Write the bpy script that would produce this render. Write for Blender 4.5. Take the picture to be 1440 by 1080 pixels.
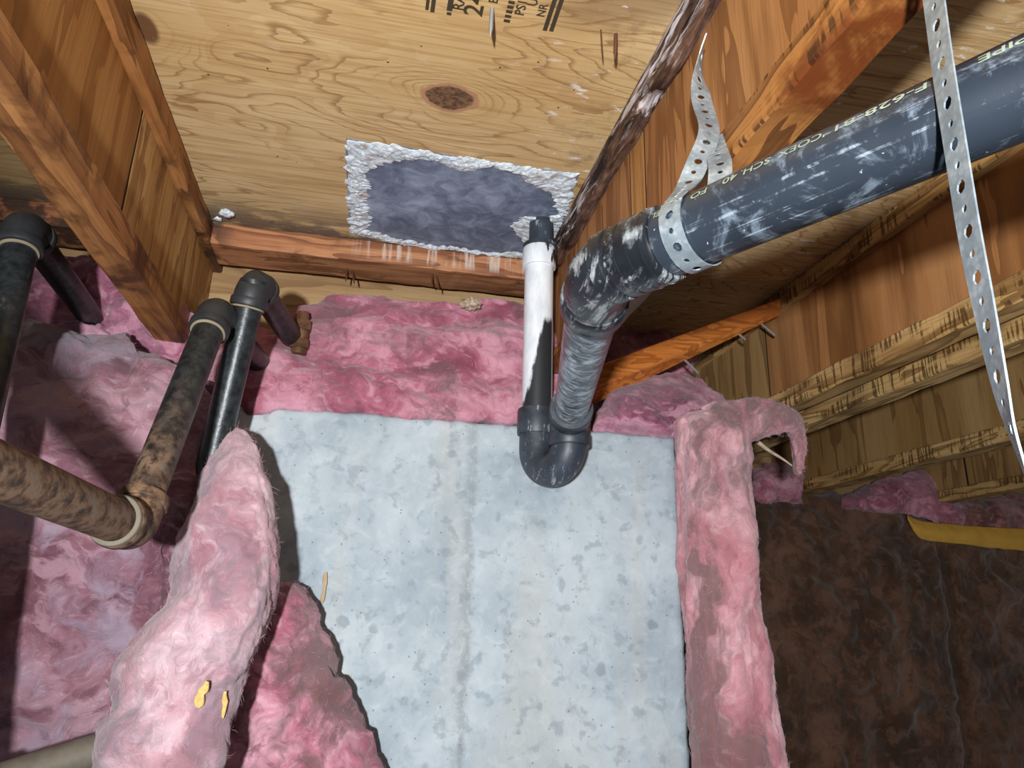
import bpy, bmesh, math, random
import numpy as np
from mathutils import Matrix, Vector
random.seed(7); RNG = np.random.default_rng(7)
S = bpy.context.scene
for o in list(bpy.data.objects): bpy.data.objects.remove(o)
COL = S.collection

# ------------------------------------------------------------------ camera (crawl space, phone held below the joists, looking up at the wall)
FPX = 1014.0
AX = np.array([0.97883781, 0.08454101, 0.18635814])     # world x, y, z axes seen in camera terms (right, down, forward)
AY = np.array([-0.20304813, 0.28795916, 0.9358691])
AZ = np.array([0.02545578, -0.95390374, 0.29903121])
CAM = np.array([0.0, -1.1, 0.0])
cd = bpy.data.cameras.new('camera'); cam = bpy.data.objects.new('camera', cd); COL.objects.link(cam)
right = Vector((AX[0], AY[0], AZ[0])); down = Vector((AX[1], AY[1], AZ[1])); fwd = Vector((AX[2], AY[2], AZ[2]))
M = Matrix.Identity(4)
for i in range(3): M[i][0] = right[i]; M[i][1] = -down[i]; M[i][2] = -fwd[i]; M[i][3] = CAM[i]
cam.matrix_world = M
cd.sensor_width = 36; cd.lens = FPX / 1440 * 36; cd.clip_start = 0.01
S.camera = cam

# ------------------------------------------------------------------ world, lamp, exposure
w = bpy.data.worlds.new('world'); S.world = w; w.use_nodes = True
w.node_tree.nodes['Background'].inputs[0].default_value = (0.80, 0.90, 1.0, 1)
w.node_tree.nodes['Background'].inputs[1].default_value = 0.20
ld = bpy.data.lights.new('work_lamp', 'SPOT'); lamp = bpy.data.objects.new('work_lamp', ld); COL.objects.link(lamp)
lamp.location = (-0.17, -1.50, -0.05)
ld.energy = 112; ld.color = (0.97, 0.985, 1.0); ld.shadow_soft_size = 0.022
ld.spot_size = math.radians(86); ld.spot_blend = 0.75
lamp.rotation_euler = (Vector((0.35, 0.0, 0.36)) - lamp.location).to_track_quat('-Z', 'Y').to_euler()
S.view_settings.view_transform = 'Standard'; S.view_settings.look = 'None'
S.view_settings.exposure = 0.0; S.view_settings.gamma = 1; S.view_settings.use_curve_mapping = False

# ------------------------------------------------------------------ helpers
def ray(u, v):
    d = np.array([u - 720, v - 540, FPX]); return np.array([d @ AX, d @ AY, d @ AZ])
def onz(u, v, z): d = ray(u, v); return CAM + d * (z - CAM[2]) / d[2]
def ony(u, v, y): d = ray(u, v); return CAM + d * (y - CAM[1]) / d[1]
def onx(u, v, x): d = ray(u, v); return CAM + d * (x - CAM[0]) / d[0]

def tag(o, label=None, cat=None, group=None, kind=None):
    if label: o['label'] = label
    if cat: o['category'] = cat
    if group: o['group'] = group
    if kind: o['kind'] = kind
    return o
def empty(name, loc, label, cat, group=None):
    o = bpy.data.objects.new(name, None); COL.objects.link(o); o.location = Vector(loc); o.empty_display_size = .02
    o['loc'] = list(map(float, loc)); del o['loc']
    return tag(o, label, cat, group)
def wloc(o):
    v = Vector((0, 0, 0))
    while o is not None: v += o.location if o.type == 'EMPTY' else Vector((0, 0, 0)); o = o.parent
    return v
def adopt(o, parent, basis=None):
    if basis is not None: o.matrix_basis = basis
    if parent is not None:
        o.parent = parent
        pm = Matrix.Identity(4); p = parent; ms = []
        while p is not None: ms.append(p.matrix_parent_inverse @ p.matrix_basis); p = p.parent
        for m in ms: pm = m @ pm
        o.matrix_parent_inverse = pm.inverted()
    return o
def obj(name, verts, faces, mat, parent=None, smooth=True, basis=None, auto=None):
    me = bpy.data.meshes.new(name)
    if isinstance(verts, np.ndarray): verts = verts.tolist()
    if isinstance(faces, np.ndarray): faces = faces.tolist()
    me.from_pydata(verts, [], faces); me.materials.append(mat)
    if smooth: me.polygons.foreach_set('use_smooth', [True] * len(me.polygons))
    me.update()
    o = bpy.data.objects.new(name, me); COL.objects.link(o)
    return adopt(o, parent, basis)
def from_bm(name, bm, mat, parent=None, smooth=False, basis=None):
    bmesh.ops.recalc_face_normals(bm, faces=bm.faces)
    me = bpy.data.meshes.new(name); bm.to_mesh(me); bm.free(); me.materials.append(mat)
    if smooth: me.polygons.foreach_set('use_smooth', [True] * len(me.polygons))
    o = bpy.data.objects.new(name, me); COL.objects.link(o)
    return adopt(o, parent, basis)
# vectorised noise
def _h(ix, iy, iz, s):
    n = (ix * 374761393 + iy * 668265263 + iz * 2147483647 + s * 1274126177).astype(np.int64) & 0xffffffff
    n = ((n ^ (n >> 13)) * 1274126177) & 0xffffffff
    n = ((n ^ (n >> 16)) * 2246822519) & 0xffffffff
    return ((n ^ (n >> 15)) & 0xffffff) / float(0xffffff) * 2 - 1
def noise(P, s=0):
    P = np.asarray(P, float); I = np.floor(P).astype(np.int64); F = P - I; F = F * F * F * (F * (F * 6 - 15) + 10)
    r = 0
    for a in (0, 1):
        for b in (0, 1):
            for c in (0, 1):
                wgt = (F[..., 0] if a else 1 - F[..., 0]) * (F[..., 1] if b else 1 - F[..., 1]) * (F[..., 2] if c else 1 - F[..., 2])
                r = r + wgt * _h(I[..., 0] + a, I[..., 1] + b, I[..., 2] + c, s)
    return r
def fbm(P, s=0, octv=4):
    r = 0; a = .5; P = np.asarray(P, float)
    for k in range(octv): r = r + a * noise(P, s + 17 * k); P = P * 2.03; a *= .5
    return r
def grid_faces(nu, nv, closed_v=False):
    i = np.arange(nu - 1)[:, None]; j = np.arange(nv if closed_v else nv - 1)[None, :]; j2 = (j + 1) % nv
    return np.stack([i * nv + j, i * nv + j2, (i + 1) * nv + j2, (i + 1) * nv + j], -1).reshape(-1, 4)
def cr(C, n):                       # Catmull-Rom through rows of C (k, ...) -> n samples
    C = np.asarray(C, float); k = len(C); t = np.linspace(0, k - 1, n); i = np.clip(np.floor(t).astype(int), 0, k - 2); f = (t - i)
    f = f.reshape((-1,) + (1,) * (C.ndim - 1))
    p0 = C[np.clip(i - 1, 0, k - 1)]; p1 = C[i]; p2 = C[i + 1]; p3 = C[np.clip(i + 2, 0, k - 1)]
    return .5 * (2 * p1 + (p2 - p0) * f + (2 * p0 - 5 * p1 + 4 * p2 - p3) * f ** 2 + (3 * p1 - p0 - 3 * p2 + p3) * f ** 3)
def frames(P):
    P = np.asarray(P, float); T = np.gradient(P, axis=0); T /= np.linalg.norm(T, axis=1)[:, None]
    a = np.array([0, 0, 1.]) if abs(T[0][2]) < .8 else np.array([1., 0, 0])
    n = np.cross(T[0], a); n /= np.linalg.norm(n); N = [n]
    for i in range(1, len(P)):
        n = N[-1] - T[i] * (N[-1] @ T[i]); n /= np.linalg.norm(n); N.append(n)
    N = np.array(N); return T, N, np.cross(T, N)
def tube_geo(P, R, seg=32, caps=True):
    P = np.asarray(P, float); R = np.broadcast_to(np.asarray(R, float), (len(P),))
    T, N, B = frames(P); a = np.linspace(0, 2 * np.pi, seg, endpoint=False)
    V = P[:, None] + R[:, None, None] * (np.cos(a)[None, :, None] * N[:, None] + np.sin(a)[None, :, None] * B[:, None])
    F = grid_faces(len(P), seg, True)[:, ::-1].tolist(); V = V.reshape(-1, 3).tolist()
    if caps: F.append(list(range(seg))); F.append(list(range((len(P) - 1) * seg, len(P) * seg))[::-1])
    return V, F
def tube(name, P, R, mat, parent=None, seg=32):
    V, F = tube_geo(P, R, seg); o = obj(name, V, F, mat, parent)
    sharpen(o); return o
def sharpen(o, ang=42):
    bm = bmesh.new(); bm.from_mesh(o.data); bmesh.ops.recalc_face_normals(bm, faces=bm.faces)
    for e in bm.edges:
        if len(e.link_faces) == 2 and e.calc_face_angle(0) > math.radians(ang): e.smooth = False
    bm.to_mesh(o.data); bm.free()
def ring(name, c, axis, r0, r1, half, mat, parent, seg=36, bev=.12):     # a raised collar with bevelled shoulders
    c = np.array(c, float); axis = np.array(axis, float); axis /= np.linalg.norm(axis)
    ss = [-1, -1, -1 + bev, 1 - bev, 1, 1]; rr = [r0 * .9, r1 * .97, r1, r1, r1 * .97, r0 * .9]
    return tube(name, [c + axis * half * s + axis * 1e-5 * k for k, s in enumerate(ss)], rr, mat, parent, seg)
def arc(p0, corner, p1, r, n=12):                  # fillet polyline corner
    p0, c, p1 = map(lambda q: np.array(q, float), (p0, corner, p1))
    a = (p0 - c) / np.linalg.norm(p0 - c); b = (p1 - c) / np.linalg.norm(p1 - c)
    th = math.acos(np.clip(a @ b, -1, 1)); d = r / math.tan(th / 2); A = c + a * d; B = c + b * d
    m = (a + b) / np.linalg.norm(a + b); O = c + m * r / math.sin(th / 2)
    u = (A - O) / r; t = -a; phi = math.pi - th
    return np.array([O + r * (math.cos(s) * u + math.sin(s) * t) for s in np.linspace(0, phi, n)])
def board(name, x0, x1, y0, y1, z0, z1, mat, parent=None, bev=.002, basis=None, cut=0, rough=0.0, seed=0):
    bm = bmesh.new(); bmesh.ops.create_cube(bm, size=1)
    for v in bm.verts: v.co = Vector(((x0 + x1) / 2 + v.co.x * (x1 - x0), (y0 + y1) / 2 + v.co.y * (y1 - y0), (z0 + z1) / 2 + v.co.z * (z1 - z0)))
    if bev: bmesh.ops.bevel(bm, geom=bm.edges[:], offset=bev, segments=1, affect='EDGES')
    if cut:
        L = max(x1 - x0, y1 - y0, z1 - z0); ax = [x1 - x0, y1 - y0, z1 - z0].index(L); lo = (x0, y0, z0)[ax]
        for k in range(1, cut):
            co = Vector((0, 0, 0)); co[ax] = lo + L * k / cut; no = Vector((0, 0, 0)); no[ax] = 1
            bmesh.ops.bisect_plane(bm, geom=bm.verts[:] + bm.edges[:] + bm.faces[:], plane_co=co, plane_no=no)
        if rough:
            P = np.array([v.co for v in bm.verts]); D = np.stack([fbm(P * 28, seed), fbm(P * 28 + 9, seed + 1), fbm(P * 28 + 19, seed + 2)], -1)
            for v, d in zip(bm.verts, D):
                dd = Vector(d * rough); dd[ax] = 0; v.co += dd
    return from_bm(name, bm, mat, parent, False, basis)

# ------------------------------------------------------------------ materials
class NT:
    def __init__(s, name):
        s.m = bpy.data.materials.new(name); s.m.use_nodes = True; s.t = s.m.node_tree; s.n = s.t.nodes; s.l = s.t.links
        s.b = s.n['Principled BSDF']; s.tc = s.n.new('ShaderNodeTexCoord')
    def put(s, sock, v):
        if hasattr(v, 'links') or isinstance(v, bpy.types.NodeSocket): s.l.new(v, sock)
        elif v is not None:
            if isinstance(v, (tuple, list)) and len(v) == 3 and sock.type == 'RGBA': v = (*v, 1)
            sock.default_value = v
    def co(s, scale=(1, 1, 1), loc=(0, 0, 0), rot=(0, 0, 0), src=None):
        m = s.n.new('ShaderNodeMapping'); s.l.new(src or s.tc.outputs['Object'], m.inputs[0])
        m.inputs['Scale'].default_value = scale; m.inputs['Location'].default_value = loc; m.inputs['Rotation'].default_value = rot
        return m.outputs[0]
    def noise(s, vec, scale=5, detail=4, rough=.55, dist=0, col=False):
        k = s.n.new('ShaderNodeTexNoise'); s.l.new(vec, k.inputs['Vector'])
        k.inputs['Scale'].default_value = scale; k.inputs['Detail'].default_value = detail; k.inputs['Roughness'].default_value = rough; k.inputs['Distortion'].default_value = dist
        return k.outputs[1 if col else 0]
    def vor(s, vec, scale=5, feat='F1', out=0, rnd=1):
        k = s.n.new('ShaderNodeTexVoronoi'); s.l.new(vec, k.inputs['Vector']); k.feature = feat; k.inputs['Scale'].default_value = scale; k.inputs['Randomness'].default_value = rnd
        return k.outputs[out]
    def math(s, op, a, b=None, c=None, clamp=False):
        k = s.n.new('ShaderNodeMath'); k.operation = op; k.use_clamp = clamp; s.put(k.inputs[0], a)
        if b is not None: s.put(k.inputs[1], b)
        if c is not None: s.put(k.inputs[2], c)
        return k.outputs[0]
    def vmath(s, op, a, b=None):
        k = s.n.new('ShaderNodeVectorMath'); k.operation = op; s.put(k.inputs[0], a)
        if b is not None: s.put(k.inputs[1], b)
        return k.outputs[1] if op in ('LENGTH', 'DOT_PRODUCT', 'DISTANCE') else k.outputs[0]
    def ss(s, v, lo, hi):                      # smooth 0..1 ramp, also falling when lo > hi
        k = s.n.new('ShaderNodeMapRange'); k.interpolation_type = 'SMOOTHSTEP'; s.put(k.inputs[0], v)
        if lo < hi: k.inputs[1].default_value = lo; k.inputs[2].default_value = hi
        else: k.inputs[1].default_value = hi; k.inputs[2].default_value = lo; k.inputs[3].default_value = 1; k.inputs[4].default_value = 0
        return k.outputs[0]
    def mix(s, f, a, b):
        k = s.n.new('ShaderNodeMix'); k.data_type = 'RGBA'; s.put(k.inputs[0], f); s.put(k.inputs[6], a); s.put(k.inputs[7], b); return k.outputs[2]
    def mul(s, a, f):
        k = s.n.new('ShaderNodeMix'); k.data_type = 'RGBA'; k.blend_type = 'MULTIPLY'; k.inputs[0].default_value = 1; s.put(k.inputs[6], a); s.put(k.inputs[7], f); return k.outputs[2]
    def ramp(s, v, *stops):
        k = s.n.new('ShaderNodeValToRGB'); s.put(k.inputs[0], v); e = k.color_ramp.elements
        while len(e) > 1: e.remove(e[0])
        for i, (p, c) in enumerate(stops):
            el = e[0] if i == 0 else e.new(p); el.position = p; el.color = (*c, 1) if len(c) == 3 else c
        return k.outputs[0]
    def sep(s, vec):
        k = s.n.new('ShaderNodeSeparateXYZ'); s.l.new(vec, k.inputs[0]); return k.outputs
    def bump(s, h, strength=.3, dist=.002, prev=None):
        k = s.n.new('ShaderNodeBump'); s.put(k.inputs['Height'], h); k.inputs['Strength'].default_value = strength; k.inputs['Distance'].default_value = dist
        if prev is not None: s.l.new(prev, k.inputs['Normal'])
        return k.outputs[0]
    def done(s, col, rough=.6, normal=None, metal=0, spec=.5, **kw):
        s.put(s.b.inputs['Base Color'], col); s.put(s.b.inputs['Roughness'], rough); s.put(s.b.inputs['Metallic'], metal); s.b.inputs['Specular IOR Level'].default_value = spec
        if normal is not None: s.l.new(normal, s.b.inputs['Normal'])
        for k, v in kw.items(): s.put(s.b.inputs[k], v)
        return s.m
def srgb(r, g, b):
    f = lambda c: ((c / 255) / 12.92) if c <= 10 else (((c / 255) + .055) / 1.055) ** 2.4
    return (f(r), f(g), f(b))

def wood(name, dark, mid, light, grain=1, across=14., rings=7., seed=0., rough=.62, streak=.5, stain=None, stain_amt=.0, tick=None, gloss=.35, mold=False, lime=False):
    """plain sawn or veneer wood: contour lines of a stretched noise field plus fine fibres; grain = axis index"""
    t = NT(name); sc = [across] * 3; sc[grain] = across * .13; fs = [420.] * 3; fs[grain] = 9.
    base = t.co(sc, (seed, seed * 1.7, seed * .6))
    n = t.noise(base, 1, 3, .5, .35)
    r = t.math('FRACT', t.math('MULTIPLY', n, rings))
    line = t.math('MULTIPLY', t.ss(r, .35, .97), t.ss(r, 1.0, .985))
    big = t.noise(base, .55, 3, .6)
    fib = t.noise(t.co(fs, (seed, 0, seed)), 1, 3, .6)
    col = t.mix(t.ss(big, .32, .68), mid, light)
    col = t.mix(t.math('MULTIPLY', line, .75), col, dark)
    col = t.mix(t.math('MULTIPLY', t.ss(fib, .45, .72), streak), col, dark)
    if stain:
        sm = t.ss(t.noise(t.co((9, 9, 9), (seed, 3, 1)), 1, 5, .65, .4), .60 - stain_amt * .25, .74 - stain_amt * .2)
        col = t.mix(sm, col, stain)
    if mold:                                   # black damp rot towards the wall end
        Yc = t.sep(t.tc.outputs['Object'])[1]
        mm = t.ss(t.math('ADD', Yc, t.math('MULTIPLY', t.math('SUBTRACT', t.noise(t.co((40, 12, 40)), 1, 5, .65), .5), .7)), .0, .16)
        col = t.mix(t.math('MULTIPLY', mm, .8), col, srgb(58, 40, 32))
    if lime:                                   # limy runs below the patch
        Xc = t.sep(t.tc.outputs['Object'])[0]
        lm = t.math('MULTIPLY', t.ss(t.noise(t.co((90, 10, 6)), 1, 4, .6), .48, .62), t.math('MULTIPLY', t.ss(Xc, -.08, .0), t.ss(t.sep(t.tc.outputs['Object'])[2], .585, .60)))
        col = t.mix(t.math('MULTIPLY', lm, .75), col, srgb(206, 190, 176))
        em = t.math('MULTIPLY', t.ss(t.noise(t.co((30, 30, 30)), 1, 4, .6), .42, .58), t.ss(Xc, -.24, -.30))
        col = t.mix(t.math('MULTIPLY', em, .85), col, srgb(48, 38, 34))
    h = fib
    if tick is not None:                       # lathe checks and tooth marks across a laminated flange
        ts = [1., 1., 14.]; ts[grain] = 190.
        tn = t.noise(t.co(ts), 1, 2, .5); gn = t.n.new('ShaderNodeNewGeometry'); nx = t.math('ABSOLUTE', t.sep(gn.outputs['True Normal'])[0])
        tm = t.math('MULTIPLY', t.math('MULTIPLY', t.ss(tn, .50, .58), t.ss(t.noise(t.co((1, 7, 45)), 1, 3, .6), .40, .54)), t.ss(nx, .5, .7))
        col = t.mix(t.math('MULTIPLY', tm, .8), col, tuple(c * .35 for c in dark))
    nrm = t.bump(h, .25, .0015)
    return t.done(col, rough, nrm, 0, gloss)

W_L = wood('joist_flange_wood', srgb(108, 64, 32), srgb(164, 108, 60), srgb(188, 136, 84), 1, 17, 6, 3.1, streak=.5, stain=srgb(84, 50, 28), stain_amt=.45, mold=True)
W_LW = wood('joist_web_veneer', srgb(138, 90, 42), srgb(170, 118, 62), srgb(188, 138, 80), 2, 20, 4, 5.2, streak=.5)
W_LW2 = wood('pale_web_veneer', srgb(140, 92, 45), srgb(190, 145, 85), srgb(215, 175, 115), 2, 22, 4, 8.4, streak=.6, stain=srgb(120, 82, 45), stain_amt=.2)
W_LT = wood('joist_top_flange_wood', srgb(104, 62, 30), srgb(160, 104, 54), srgb(184, 132, 80), 1, 20, 4, 7.7, stain=srgb(70, 42, 26), stain_amt=.35, mold=True)
W_R1 = wood('amber_web_veneer', srgb(112, 68, 32), srgb(150, 98, 52), srgb(174, 124, 76), 2, 20, 4, 2.2, streak=.4)
W_R1F = wood('knotty_flange_wood', srgb(74, 40, 18), srgb(134, 82, 40), srgb(178, 120, 62), 1, 15, 7, 9.3, rough=.45, streak=.35, stain=srgb(110, 56, 22), stain_amt=.45, gloss=.5, tick='fine')
W_R2W = wood('reddish_web_veneer', srgb(118, 74, 38), srgb(162, 110, 62), srgb(184, 132, 84), 2, 16, 3.0, 24, streak=.35)
W_R2P = wood('greyed_web_veneer', srgb(116, 82, 46), srgb(156, 118, 70), srgb(182, 146, 96), 2, 16, 4, 27, streak=.4)
W_R2F = wood('laminated_flange_wood', srgb(110, 72, 34), srgb(196, 156, 98), srgb(214, 178, 122), 1, 26, 5, 15, streak=.5, tick='fine')
W_ORG = wood('fresh_orange_wood', srgb(160, 78, 24), srgb(206, 118, 44), srgb(220, 138, 62), 1, 24, 4, 33, rough=.5, streak=.35, gloss=.45)
W_LED = wood('ledger_wood', srgb(112, 64, 40), srgb(160, 102, 68), srgb(190, 134, 94), 0, 22, 5, 41, stain=srgb(108, 68, 46), stain_amt=.35, lime=True)
W_RIM = wood('pale_rim_plywood', srgb(130, 98, 62), srgb(170, 136, 94), srgb(188, 158, 114), 0, 18, 4, 47, stain=srgb(130, 100, 70), stain_amt=.3)

def m_rot():
    t = NT('rotted_flange_wood'); p = t.co((1, 1, 1))
    a = t.noise(t.co((70, 9, 70)), 1, 5, .65, .4); b = t.noise(t.co((80, 6, 80), (3, 1, 8)), 1, 5, .65, .3)
    col = t.ramp(a, (.38, srgb(24, 16, 14)), (.47, srgb(66, 44, 34)), (.56, srgb(100, 72, 56)), (.68, srgb(140, 110, 90)))
    zz = t.sep(t.tc.outputs['Object'])[2]
    col = t.mix(t.math('MULTIPLY', t.ss(t.math('ADD', b, t.math('MULTIPLY', t.math('SUBTRACT', zz, .606), 3.5)), .49, .60), .85), col, srgb(206, 198, 198))
    return t.done(col, .7, t.bump(a, .9, .006), 0, .4)
W_ROT = m_rot()

M_GAP = NT('dark_joint').done(srgb(34, 22, 14), .9)
KNOT = onz(633, 138, .625); KNOT2 = onz(205, 40, .625)
def m_subfloor():
    t = NT('plywood_subfloor'); P = t.tc.outputs['Object']
    wv = t.noise(t.co((2.0, 7.0, 1), (2.3, .4, 0)), 1, 3, .42, .25)
    fld = t.math('MULTIPLY', wv, 1.0)
    for K, A, sx, sy in ((KNOT, .48, .060, .034), (KNOT2, .4, .04, .05)):
        q = t.vmath('MULTIPLY', t.vmath('SUBTRACT', P, tuple(map(float, K))), (1 / sx, 1 / sy, 0))
        d2 = t.vmath('LENGTH', q); g = t.math('DIVIDE', A, t.math('ADD', 1.0, t.math('MULTIPLY', t.math('MULTIPLY', d2, d2), 1.6)))
        fld = t.math('ADD', fld, g)
    jit = t.noise(t.co((14, 90, 1)), 1, 3, .6)
    fld2 = t.math('ADD', fld, t.math('MULTIPLY', jit, .03))
    r = t.math('FRACT', t.math('MULTIPLY', fld2, 24))
    line = t.math('MULTIPLY', t.math('MULTIPLY', t.ss(r, .70, .97), t.ss(r, 1.0, .975)), t.ss(t.noise(t.co((5, 9, 1), (3, 9, 0)), 1, 3, .6), .36, .58))
    wide = t.ss(t.math('FRACT', t.math('MULTIPLY', fld2, 5)), .7, 1)
    fib = t.noise(t.co((7, 260, 1)), 1, 3, .6)
    big = t.noise(t.co((3, 5, 1), (7, 2, 0)), 1, 4, .55)
    col = t.mix(t.ss(big, .3, .7), srgb(198, 164, 112), srgb(220, 192, 144))
    col = t.mix(t.math('MULTIPLY', t.ss(fib, .46, .62), .42), col, srgb(158, 116, 64))
    col = t.mix(t.math('MULTIPLY', wide, .22), col, srgb(164, 116, 66))
    col = t.mix(t.math('MULTIPLY', line, .62), col, srgb(134, 90, 48))
    # knot
    q = t.vmath('MULTIPLY', t.vmath('SUBTRACT', P, tuple(map(float, KNOT))), (1 / .037, 1 / .028, 0))
    kd = t.math('ADD', t.vmath('LENGTH', q), t.math('MULTIPLY', t.math('SUBTRACT', t.noise(t.co((60, 60, 1)), 1, 3), .5), .35))
    kn = t.noise(t.co((170, 240, 1)), 1, 4, .6)
    kcol = t.mix(t.ss(kn, .4, .62), srgb(84, 60, 42), srgb(128, 96, 68))
    col = t.mix(t.ss(kd, 1.05, .92), col, srgb(176, 132, 96)); col = t.mix(t.ss(kd, .84, .74), col, kcol)
    q2 = t.vmath('LENGTH', t.vmath('MULTIPLY', t.vmath('SUBTRACT', P, tuple(map(float, KNOT2))), (1 / .016, 1 / .03, 0)))
    col = t.mix(t.ss(q2, 1.0, .6), col, srgb(112, 78, 50))
    # damp grey-black stain along the rim, white mineral spatter
    X, Y, Z = t.sep(P)
    rimd = t.math('MULTIPLY', t.math('MULTIPLY', t.ss(Y, -.03, .085), t.ss(X, .31, .27)), t.ss(t.noise(t.co((10, 26, 1), (5, 5, 0)), 1, 5, .65), .36, .54))
    col = t.mix(t.math('MULTIPLY', rimd, .9), col, srgb(88, 80, 74))
    sd = t.math('MULTIPLY', t.math('MULTIPLY', t.ss(X, .16, .29), t.ss(X, .42, .33)), t.ss(t.noise(t.co((22, 22, 1), (1, 4, 0)), 1, 5, .65), .5, .66))
    col = t.mix(t.math('MULTIPLY', sd, .55), col, srgb(122, 96, 76))
    brn = t.math('MULTIPLY', t.math('MULTIPLY', t.ss(t.math('ADD', Y, t.math('MULTIPLY', X, .35)), -.385, -.43), t.ss(X, .13, .2)), t.ss(X, .42, .33))  # browner area beside the rotted-flange joist, towards the camera
    col = t.mix(t.math('MULTIPLY', brn, .6), col, srgb(118, 88, 60))
    sp = t.math('MULTIPLY', t.ss(t.noise(t.co((26, 70, 1), (8, 3, 0)), 1, 5, .7), .60, .68), t.math('ADD', t.ss(X, .12, .27), .12))
    col = t.mix(sp, col, srgb(232, 226, 220))
    spk = t.ss(t.vor(t.co((26, 26, 1)), 1), .045, .03)
    col = t.mix(spk, col, srgb(70, 48, 32))
    return t.done(col, .6, t.bump(t.math('ADD', fib, t.math('MULTIPLY', line, -.6)), .18, .0012), 0, .35)
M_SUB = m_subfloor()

def m_concrete():
    t = NT('foundation_concrete'); P = t.tc.outputs['Object']
    a = t.noise(t.co((5, 5, 5)), 1, 5, .6, .3); b = t.noise(t.co((34, 34, 34), (3, 3, 3)), 1, 5, .6, .2); c = t.noise(t.co((9, 9, 1.6), (6, 0, 2)), 1, 4, .6)
    col = t.mix(t.ss(a, .32, .68), srgb(150, 163, 172), srgb(184, 194, 200))
    col = t.mix(t.math('MULTIPLY', t.ss(c, .48, .62), .4), col, srgb(186, 186, 178))
    mott = t.noise(t.co((36, 36, 36), (1, 6, 3)), 1, 6, .68, .5)
    col = t.mix(t.math('MULTIPLY', t.ss(mott, .50, .64), .26), col, srgb(204, 211, 215)); col = t.mix(t.math('MULTIPLY', t.ss(mott, .46, .36), .24), col, srgb(134, 147, 156))
    col = t.mix(t.math('MULTIPLY', t.ss(b, .54, .64), .5), col, srgb(130, 142, 150))
    v = t.vor(t.co((17, 17, 17), (0, 0, 0)), 1); pm = t.math('MULTIPLY', t.ss(t.math('ADD', v, t.math('MULTIPLY', t.math('SUBTRACT', b, .5), .5)), .16, .08), t.ss(t.noise(t.co((5, 5, 5), (9, 9, 9)), 1, 2), .46, .54))
    col = t.mix(t.math('MULTIPLY', pm, .5), col, srgb(112, 124, 130))
    pits = t.ss(t.vor(t.co((60, 60, 60)), 1), .10, .06)
    col = t.mix(t.math('MULTIPLY', pits, .55), col, srgb(96, 100, 100))
    grn = t.ss(t.noise(t.co((12, 12, 12), (4, 8, 1)), 1, 4, .6), .66, .78)
    col = t.mix(t.math('MULTIPLY', grn, .5), col, srgb(128, 128, 108))
    X, Y, Z = t.sep(P)
    xs = t.math('ADD', X, t.math('MULTIPLY', t.math('SUBTRACT', t.noise(t.co((6, 6, 22)), 1, 4, .7), .5), .028))
    seam = t.math('MULTIPLY', t.ss(xs, .140, .158), t.ss(xs, .170, .160))
    seam = t.math('MULTIPLY', seam, t.ss(t.noise(t.co((60, 60, 60), (2, 0, 0)), 1, 4, .7), .38, .56))
    col = t.mix(t.math('MULTIPLY', seam, .5), col, srgb(132, 138, 142))
    h = t.math('ADD', t.math('MULTIPLY', b, .6), t.math('MULTIPLY', pits, -.6))
    h = t.math('ADD', h, t.math('MULTIPLY', seam, .5))
    return t.done(col, .85, t.bump(h, .35, .003), 0, .25)
M_CON = m_concrete()

def m_pink(name, deep, mid, pale, dirt, dirt_amt=.35, seed=0., white=.35, zs=1.):
    t = NT(name)
    wrp = t.vmath('MULTIPLY', t.vmath('SUBTRACT', t.noise(t.co((7, 7, 7), (seed, 1, 2)), 1, 3, .6, 0, True), (.5, .5, .5)), (.16, .16, .16))
    p = t.vmath('ADD', t.tc.outputs['Object'], wrp)
    big = t.noise(t.co((6, 6, 8 * zs), (seed, seed, 0), src=p), 1, 5, .6, .2)
    med = t.noise(t.co((24, 28, 46 * zs), (0, seed, 2), (.2, .5, .3) if zs == 1. else (0, 0, 0), src=p), 1, 5, .62, .15)
    fib = t.noise(t.co((120, 80, 380), (seed, 0, 0), (.5, .2, .35), src=p), 1, 4, .65, .3)
    fib2 = t.noise(t.co((380, 110, 90), (0, seed, 5), (.1, .7, -.5), src=p), 1, 4, .65, .3)
    col = t.ramp(big, (.36, deep), (.49, mid), (.63, pale))
    col = t.mix(t.math('MULTIPLY', t.ss(med, .50, .64), .7), col, pale)
    col = t.mix(t.math('MULTIPLY', t.ss(med, .47, .35), .6), col, deep)
    wm = t.math('MULTIPLY', t.math('MULTIPLY', t.ss(t.math('MAXIMUM', fib, fib2), .57, .75), t.ss(big, .40, .56)), white * .75)
    col = t.mix(wm, col, srgb(236, 222, 226))
    dm = t.ss(t.noise(t.co((9, 9, 7 * zs), (seed * 2, 4, seed), src=p), 1, 6, .68, .4), .63 - dirt_amt * .3, .76 - dirt_amt * .25)
    col = t.mix(t.math('MULTIPLY', dm, .8), col, dirt)
    h = t.math('ADD', t.math('MULTIPLY', med, 1.2), t.math('ADD', t.math('MULTIPLY', fib, .5), t.math('MULTIPLY', fib2, .5)))
    return t.done(col, .95, t.bump(h, .42, .0035), 0, .1, **{'Sheen Weight': .25, 'Sheen Roughness': .6})
G = srgb
M_P2 = m_pink('pale_pink_fibreglass', G(148, 100, 112), G(180, 138, 147), G(204, 176, 184), G(128, 110, 120), .60, seed=4, white=.6, zs=.55)
M_P3 = m_pink('rose_fibreglass', G(128, 62, 82), G(166, 98, 116), G(200, 146, 162), G(104, 78, 80), .42, seed=8, white=.3)
M_P4 = m_pink('coral_fibreglass', G(150, 84, 94), G(186, 126, 134), G(212, 168, 174), G(108, 84, 82), .62, seed=12, white=.5, zs=.3)
M_BR = m_pink('dusty_brown_fibreglass', G(66, 44, 30), G(88, 60, 42), G(116, 82, 64), G(58, 42, 30), .40, seed=15, white=.10, zs=.5)
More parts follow.
